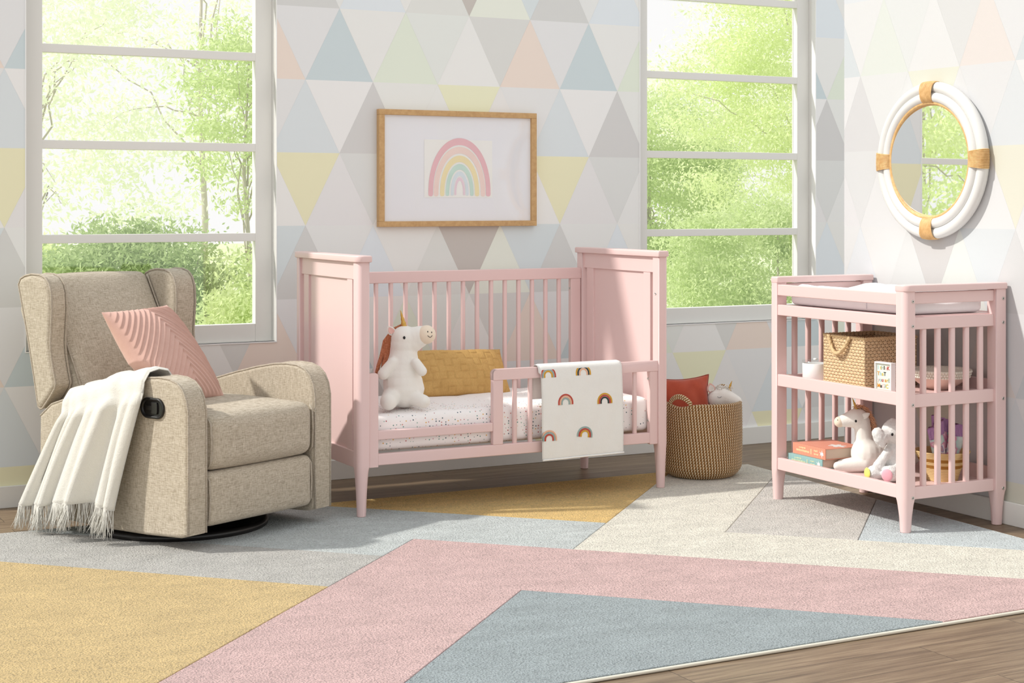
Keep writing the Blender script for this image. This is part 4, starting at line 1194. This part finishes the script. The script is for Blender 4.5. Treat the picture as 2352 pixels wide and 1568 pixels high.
# ------------------------------------------------------------------ seagrass floor basket
def seagrass():
    cx, cy = 4.292, 6.240
    t = thing('seagrass_basket', 'tall round seagrass floor basket with white stitching beside the bed', 'basket', (cx, cy, .013))
    m = NT('stitched_seagrass', .8, .2); uv = m.sep(m.coord('UV')); rows = 27; pitch = .0128
    row = m.math('FLOOR', m.math('DIVIDE', uv[1], pitch)); fr = m.math('FRACT', m.math('DIVIDE', uv[1], pitch))
    ph = m.math('FRACT', m.math('ADD', m.math('MULTIPLY', uv[0], 86.0), m.math('ADD', m.math('MULTIPLY', fr, -.28), m.math('MULTIPLY', row, .10))))
    st = m.math('LESS_THAN', ph, .31); nz = m.noise(m.coord(), 160, 4, .7)
    brown = m.ramp(nz, [(.3, L4((98, 66, 34))), (.55, L4((146, 104, 58))), (.8, L4((180, 138, 88)))])
    m.color(m.mix(st, brown, L4((236, 222, 192)))); m.bump(m.math('ADD', m.math('MULTIPLY', st, .6), m.math('MULTIPLY', nz, .6)), .0015, 1)
    rad = lambda z: .183 - .040 * max(0, 1 - z / .06) ** 2.2 + .004 * math.sin(z * 8)
    V, F, U = [], [], []; n = 120; sub = 6; Hn = rows * pitch
    ang0 = math.radians(202)          # direction of the handle nearest the bed
    def dip(a): return -.016 * math.exp(-(((a - ang0 + PI) % (2 * PI) - PI) / .33) ** 2) - .010 * math.exp(-(((a - ang0) % (2 * PI) - PI) / .33) ** 2)
    for i in range(rows * sub + 1):
        z = Hn * i / (rows * sub); b = .0035 * abs(math.sin(PI * i / sub))
        for k in range(n + 1):
            a = 2 * PI * k / n; r = rad(z) + b + .003 * math.sin(2 * a + 1)
            V.append((r * math.cos(a), r * math.sin(a), z + dip(a) * (z / Hn) ** 3)); U.append((k / n, z))
    w = n + 1
    for i in range(rows * sub):
        for k in range(n): a = i * w + k; F.append((a, a + 1, a + w + 1, a + w))
    o = len(V)
    for j, (dr, z) in enumerate(((-.008, Hn + .003), (-.014, Hn - .004), (-.014, .03), (-.16, .012))):
        for k in range(n + 1):
            a = 2 * PI * k / n; r = max(.01, rad(Hn if j < 2 else z) + dr); V.append((r * math.cos(a), r * math.sin(a), z + dip(a) * (1 if j < 2 else 0))); U.append((k / n, Hn + .02 + .02 * j))
    for j in range(4):
        s = (rows * sub) * w if j == 0 else o + (j - 1) * w
        e_ = o + j * w
        for k in range(n): F.append((s + k, s + k + 1, e_ + k + 1, e_ + k))
    F.append(tuple(k for k in range(n, 0, -1)))
    arr_obj('coiled_wall', V, F, m.m, t, uv=U)
    hm = NT('stitched_handle', .8, .2); u2 = hm.sep(hm.coord('UV')); s2 = hm.math('LESS_THAN', hm.math('FRACT', hm.math('ADD', hm.math('MULTIPLY', u2[0], 95), hm.math('MULTIPLY', u2[1], 1.0))), .42)
    nz2 = hm.noise(hm.coord(), 160, 3); hm.color(hm.mix(s2, hm.ramp(nz2, [(.3, L4((116, 78, 40))), (.7, L4((176, 132, 80)))]), L4((236, 222, 192)))); hm.bump(s2, .0015)
    for a0, lift in ((ang0, .043), (ang0 + PI, .055)):
        for dz in (0, .0105):
            pass
        parts = []
        for off in (0, .0112):
            pts = []
            for k in range(33):
                q = k / 32; a = a0 + (q - .5) * .66; r = rad(Hn) - .002
                h_ = math.sin(PI * q) ** .75; pts.append((r * math.cos(a), r * math.sin(a), Hn - .006 + off + dip(a) * .6 + lift * h_))
            parts.append(tube_arr(pts, .0066, 8))
        Vv, Ff, Uu = merge(parts); arr_obj('handle', Vv, Ff, hm.m, t, uv=Uu)
    # things inside
    tm = NT('terracotta_velvet', .85, .2); nz = tm.noise(tm.coord(), 22, 3); tm.color(tm.mix(nz, L4((160, 66, 46)), L4((196, 92, 66)))); tm.b.inputs['Sheen Weight'].default_value = .35; tm.bump(tm.noise(tm.coord(), 420, 2), .0006)
    nrm = Vector((-.35, -.90, .22)).normalized(); ex = Vector((.90, -.36, -.10)); ex = (ex - nrm * ex.dot(nrm)).normalized(); ey = nrm.cross(ex)
    rot = Matrix.Rotation(math.radians(9), 3, nrm); ex = rot @ ex; ey = rot @ ey
    c = Vector((4.212, 6.262, .345))
    o_ = pillow('terracotta_pillow', tm.m, .128, .128, .052, 50, 50, lambda u, v: .002 * math.sin(u * 9 + v * 4), [np.array(q) for q in (c, ex, ey, nrm)], corner=.13)
    tag(o_, 'terracotta velvet pillow with piped edge stuffed in the seagrass basket', 'pillow')
    rim = []
    for (u0, v0, u1, v1) in ((-1, 1, 1, 1), (1, 1, 1, -1)):
        for k in range(24):
            u = u0 + (u1 - u0) * k / 24; v = v0 + (v1 - v0) * k / 24
            x = .128 * u * (1 - .13 * (1 - v * v) * abs(u) ** 3); y = .128 * v * (1 - .13 * (1 - u * u) * abs(v) ** 3); p = c + ex * x + ey * y; rim.append(p)
    tube('piping', rim, .0032, paint('rust_piping', (150, 60, 42), .8), o_, 6)
    u_ = thing('plush_unicorn', 'white plush unicorn head with small gold horn peeking from seagrass basket', 'stuffed animal', (4.372, 6.205, .30), -YAW)
    bm = bmesh.new(); ball(bm, (.0, 0, .065), (.062, .055, .052)); capsule(bm, (.01, -.01, .075), (.068, -.02, .050), .046, .034); ball(bm, (.0, 0, .01), (.055, .05, .06)); fuse('head', bm, PL_W, u_, .0045, 4)
    ear(u_, (-.040, -.02, .098), (.1, -1, .1), .044, .020, PL_PINK, PL_W, (-.25, 0, 1)); 
    horn(u_, (.040, -.012, .112), (.054, -.012, .150), .0085)
    parts = []; rnd = random.Random(2)
    for k in range(90):
        b = Vector((.012 + rnd.gauss(0, .016), -.012 + rnd.gauss(0, .01), .112)); e_ = b + Vector((rnd.gauss(0, .012), rnd.gauss(0, .01), rnd.uniform(.008, .02))); parts.append(tube_arr([b, b.lerp(e_, .6), e_], [.0022, .0018, .0006], 4))
    Vv, Ff, Uu = merge(parts); tag(arr_obj('forelock', Vv, Ff, PL_W, u_), kind='stuff')
    lash = [(-.020 + .020 * k / 8, -.0535, .082 - .0045 * math.sin(PI * k / 8)) for k in range(9)]
    tube('closed_eye', lash, .0011, paint('grey_thread', (140, 140, 146), .7), u_, 5)
seagrass()

# ------------------------------------------------------------------ wall picture
def picture():
    x0, x1, z0, z1 = 2.967, 3.806, 1.166, 1.7175; cx = (x0 + x1) / 2
    t = thing('framed_print', 'oak framed rainbow print hanging above the toddler bed', 'picture', (cx, YB, z0)); w, h = x1 - x0, z1 - z0
    oak = NT('light_oak', .5, .35); g = oak.noise(oak.coord(scale=(1, 8, 1)), 60, 4); oak.color(oak.ramp(g, [(.3, L4((192, 152, 104))), (.7, L4((208, 170, 120)))])); oak.bump(g, .0004)
    b = .029; bm = bmesh.new()
    for (xa, xb, za, zb) in ((-w / 2, w / 2, 0, b * .9), (-w / 2, w / 2, h - b * .9, h), (-w / 2, -w / 2 + b, b * .9, h - b * .9), (w / 2 - b, w / 2, b * .9, h - b * .9)): rb(bm, xa, xb, -.030, 0, za, zb, .0012, 1)
    obj('frame', bm, oak.m, t, wn=True)
    box_obj('mat_board', (-w / 2 + b * .8, w / 2 - b * .8, -.016, -.004, b * .7, h - b * .7), paint('mat_white', (240, 240, 244), .6), t, r=0)
    ax0, ax1, az0, az1 = 3.204 - cx, 3.566 - cx, 1.304 - z0, 1.5795 - z0
    art = box_obj('print', (ax0, ax1, -.0172, -.0155, az0, az1), paint('print_paper', (246, 245, 241), .8), t, r=0)
    k_ = .000458; ox, oz = 3.391 - cx, 1.3165 - z0
    bands = [(362, 308, 490, 562, (224, 160, 168)), (300, 246, 580, 650, (236, 200, 188)), (228, 178, 672, 740, (236, 214, 150)), (163, 121, 760, 820, (178, 212, 196)), (104, 71, 838, 886, (202, 216, 224)), (62, 40, 899, 936, (224, 192, 206))]
    for (ro, ri, to, ti, c) in bands:
        V, F = [], []; N = 40; base = 1070
        path = [(ro * math.cos(PI * i / N), (base - to) * math.sin(PI * i / N) ** .92 if 0 < i < N else 0, ri * math.cos(PI * i / N), (base - ti) * math.sin(PI * i / N) ** .92 if 0 < i < N else 0) for i in range(N + 1)]
        mid = (ro + ri) / 2; hw = (ro - ri) / 2
        ends = []
        for s in (1, -1):
            e_ = []
            for i in range(7):
                a = PI / 2 * i / 6; e_.append((s * (mid + hw * math.cos(a)), -8 - hw * math.sin(a) * .8, s * (mid - hw * math.cos(a)), -8 - hw * math.sin(a) * .8))
            ends.append(e_)
        path = list(reversed(ends[0])) + path + ends[1]
        for (a, b_, c_, d_) in path:
            V.append((ox + a * k_, -.0180, oz + (b_ + 14) * k_)); V.append((ox + c_ * k_, -.0180, oz + (d_ + 14) * k_))
        for i in range(len(path) - 1): F.append((2 * i, 2 * i + 1, 2 * i + 3, 2 * i + 2))
        wm = NT('wash_%d' % ro, .9, .1); n_ = wm.noise(wm.coord(), 22, 3); c2 = tuple(.72 * q + .28 * 250 for q in c); wm.color(wm.mix(n_, L4(c2), tuple(min(q * 1.12, .95) for q in lin(c2)) + (1,)))
        arr_obj('rainbow_band', V, F, wm.m, art, smooth=False)
    box_obj('glazing', (-w / 2 + b * .8, w / 2 - b * .8, -.0245, -.0225, b * .7, h - b * .7), glass_mat('picture_glass', (1, 1, 1, 1), .04), t, r=0)
picture()

# ------------------------------------------------------------------ rattan mirror
def mirror():
    yc, zc = 5.17, 1.4565
    t = thing('mirror', 'round mirror in white tube frame with tan rattan bindings on the right wall', 'mirror', (XR, yc, zc))
    wh = paint('white_lacquer', (222, 221, 218), .35, .5); ra = NT('honey_rattan', .45, .4); n_ = ra.noise(ra.coord(), 60, 3); ra.color(ra.ramp(n_, [(.3, L4((204, 160, 104))), (.7, L4((228, 190, 134)))]))
    def ring(R, kx, n=96): return [(kx, R * math.cos(2 * PI * i / n), R * 1.015 * math.sin(2 * PI * i / n)) for i in range(n)]
    tube('outer_tube', ring(.301, -.027), .0245, wh, t, 14, True); tube('inner_tube', ring(.2605, -.034), .0225, wh, t, 14, True)
    tube('rattan_bead', ring(.2375, -.038), .0082, ra.m, t, 10, True); tube('rattan_liner', ring(.2345, -.024), .0075, ra.m, t, 10, True)
    for q in range(4):
        a0 = q * PI / 2; parts = []
        for i in range(13):
            a = a0 + (i - 6) * .0192; cs, sn = math.cos(a), math.sin(a); pts = []
            for k in range(24):
                b = 2 * PI * k / 24; rr = .281 + .0445 * math.copysign(abs(math.cos(b)) ** .8, math.cos(b)); xx = -.029 - .030 * math.copysign(abs(math.sin(b)) ** .8, math.sin(b)) * (1.05 if math.sin(b) > 0 else .9)
                pts.append((xx, rr * cs, rr * 1.015 * sn))
            parts.append(tube_arr(pts, .0031, 6, True))
        V, F, U = merge(parts); arr_obj('binding', V, F, ra.m, t)
    mm = NT('silvered_glass', .01); mm.b.inputs['Metallic'].default_value = 1; mm.color((.93, .94, .94, 1))
    V = [(-.022, 0, 0)] + [(-.022, .236 * math.cos(2 * PI * i / 64), .239 * math.sin(2 * PI * i / 64)) for i in range(64)]
    V2 = [(-.017, v[1], v[2]) for v in V]
    F = [(0, 1 + (i + 1) % 64, 1 + i) for i in range(64)] + [(65, 66 + i, 66 + (i + 1) % 64) for i in range(64)] + [(1 + i, 1 + (i + 1) % 64, 66 + (i + 1) % 64, 66 + i) for i in range(64)]
    g = arr_obj('glass', V + V2, F, mm.m, t, smooth=False); g.rotation_euler = (0, 0, math.radians(5.0))
mirror()

# ------------------------------------------------------------------ garden
def leaf_mat(name, a, b, tr=.55):
    t = NT(name); v = t.coord(); n1 = t.noise(v, 1.6, 3); n2 = t.noise(v, 22, 2)
    c = t.mix(t.math('MULTIPLY_ADD', n2, .6, t.math('MULTIPLY', n1, .4)), L4(a), L4(b))
    d = t.n('ShaderNodeBsdfDiffuse'); q = t.n('ShaderNodeBsdfTranslucent'); m = t.n('ShaderNodeMixShader'); m.inputs[0].default_value = tr
    t.l(c, d.inputs[0]); t.l(c, q.inputs[0]); t.l(d.outputs[0], m.inputs[1]); t.l(q.outputs[0], m.inputs[2]); t.l(m.outputs[0], t.out.inputs[0]); return t.m
LEAF = {'fresh': leaf_mat('fresh_leaves', (196, 216, 148), (240, 246, 204), .6), 'overexposed': leaf_mat('overexposed_leaves', (242, 247, 218), (253, 254, 244), .62), 'deep': leaf_mat('deep_leaves', (156, 182, 122), (220, 232, 182), .55), 'lime': leaf_mat('lime_leaves', (220, 234, 170), (249, 252, 218), .62)}  # leaf tones lightened, one nearly white: outdoor overexposure is put into their colour
BARK = paint('pale_bark', (214, 206, 192), .9, .2, .3)
def foliage(parent, c, rad, n, size, mat, clumps, spread, seed, hollow=.0):
    rg = np.random.default_rng(seed)
    u = rg.normal(size=(clumps, 3)); u /= np.linalg.norm(u, axis=1)[:, None]; u *= (hollow + (1 - hollow) * rg.random(clumps) ** (1 / 2.2))[:, None]
    cc = np.array(c) + u * np.array(rad)
    k = rg.integers(0, clumps, n); p = cc[k] + rg.normal(size=(n, 3)) * spread * np.array((1, 1, .55))
    d = rg.normal(size=(n, 3)); d[:, 2] -= .3; d /= np.linalg.norm(d, axis=1)[:, None]
    e = np.cross(d, rg.normal(size=(n, 3))); e /= np.linalg.norm(e, axis=1)[:, None]
    s = size * (.6 + .8 * rg.random(n))[:, None]
    V = np.stack([p - d * s, p + e * s * .38 - d * s * .1, p + d * s, p - e * s * .38 - d * s * .1], axis=1).reshape(-1, 3).astype(np.float32)
    me = bpy.data.meshes.new('foliage'); me.vertices.add(len(V)); me.vertices.foreach_set('co', V.ravel())
    me.loops.add(4 * n); me.loops.foreach_set('vertex_index', np.arange(4 * n, dtype=np.int32))
    me.polygons.add(n); me.polygons.foreach_set('loop_start', np.arange(0, 4 * n, 4, dtype=np.int32)); me.update(calc_edges=True)
    return link('foliage', me, mat, parent), cc
def tree(label, x, y, zc, rad, n, size, leaf, clumps=90, spread=.2, seed=1, name='tree', cat='tree', trunk=True, group=None, hollow=.25):
    t = thing(name, label, cat, (x, y, -.3), 0, group)
    c = (0, 0, zc + .3); f, cc = foliage(t, c, rad, n, size, LEAF[leaf], clumps, spread, seed, hollow)
    rg = random.Random(seed); h = zc + .3; r0 = .022 + .012 * rad[0]; parts = []
    if trunk:
        parts.append(tube_arr([(0, 0, 0), (.04, .02, h * .4), (-.03, 0, h * .8), (.02, .02, h + rad[2] * .6)], [r0, r0 * .8, r0 * .55, r0 * .2], 8))
        for k in range(11):
            q = cc[rg.randrange(len(cc))]; z0 = h * rg.uniform(.45, 1.0); b = Vector((0, 0, z0)); e = Vector(q); pts = []
            for i in range(9):
                u = i / 8; p = b.lerp(e, u) + Vector((rg.gauss(0, .025), rg.gauss(0, .025), .10 * rad[2] * math.sin(PI * u) + rg.gauss(0, .02))) * (0 < i < 8); pts.append(p)
            parts.append(tube_arr(pts, [r0 * (.28 - .23 * i / 8) for i in range(9)], 5))
    else:
        for k in range(7):
            q = cc[rg.randrange(len(cc))]; b = Vector((rg.uniform(-.1, .1), 0, 0)); parts.append(tube_arr([b, b.lerp(Vector(q), .5), Vector(q)], [.02, .014, .006], 5))
    V, F, U = merge(parts); arr_obj('trunk' if trunk else 'stems', V, F, BARK, t)
bm = bmesh.new(); rb(bm, -30, 45, YB + .2, 60, -.5, -.3, 0)
gm = NT('sunny_lawn', .95, .1); gm.color(gm.ramp(gm.noise(gm.coord(), 3, 4), [(.3, L4((186, 204, 150))), (.7, L4((222, 232, 190)))]))
tag(obj('lawn', bm, gm.m, smooth=False), 'sunlit green lawn outside beyond the windows', 'lawn', kind='structure')
# seen through the left window
tree('tall pale green tree filling the left half of the left window', 2.70, 13.6, 2.2, (1.3, .7, 2.0), 15000, .028, 'overexposed', 110, .17, 11)
tree('pale thin-leaved tree behind the upper right of the left window', 5.0, 16.4, 3.2, (1.6, .8, 2.0), 13000, .032, 'overexposed', 90, .2, 12)
tree('slender bright green tree at the right side of the left window', 4.02, 12.0, 1.95, (.50, .4, .85), 11000, .023, 'fresh', 60, .10, 13)
tree('dark green shrub low in the middle of the left window', 3.0, 11.4, .60, (.75, .35, .56), 22000, .023, 'deep', 70, .11, 14, 'shrub', 'shrub', False)
tree('light green shrub low at the right of the left window', 3.82, 10.3, .42, (.72, .35, .62), 22000, .022, 'fresh', 70, .11, 15, 'shrub', 'shrub', False)
tree('lime shrub low at the left of the left window', 2.45, 12.65, .50, (.6, .3, .55), 14000, .024, 'lime', 50, .11, 16, 'shrub', 'shrub', False)
# seen through the right window
tree('large leafy green tree filling the right of the right window', 10.55, 13.2, 2.45, (1.75, .7, 1.9), 80000, .022, 'lime', 170, .15, 21)
tree('rounded bright green tree at the lower left of the right window', 9.9, 15.4, 1.35, (1.25, .6, 1.25), 50000, .024, 'fresh', 120, .15, 22)
tree('dense green shrub along the bottom of the right window', 8.5, 11.3, .52, (1.25, .45, .85), 70000, .019, 'fresh', 140, .10, 23, 'shrub', 'shrub', False)
tree('pale tree far behind the others in the right window', 13.0, 18.6, 2.4, (1.9, .9, 1.7), 24000, .034, 'overexposed', 90, .2, 24)
# beyond the open left end, caught by the mirror
tree('light green garden tree reflected in the round mirror', -3.4, 11.6, 1.9, (2.2, .9, 1.8), 20000, .04, 'lime', 90, .2, 31)
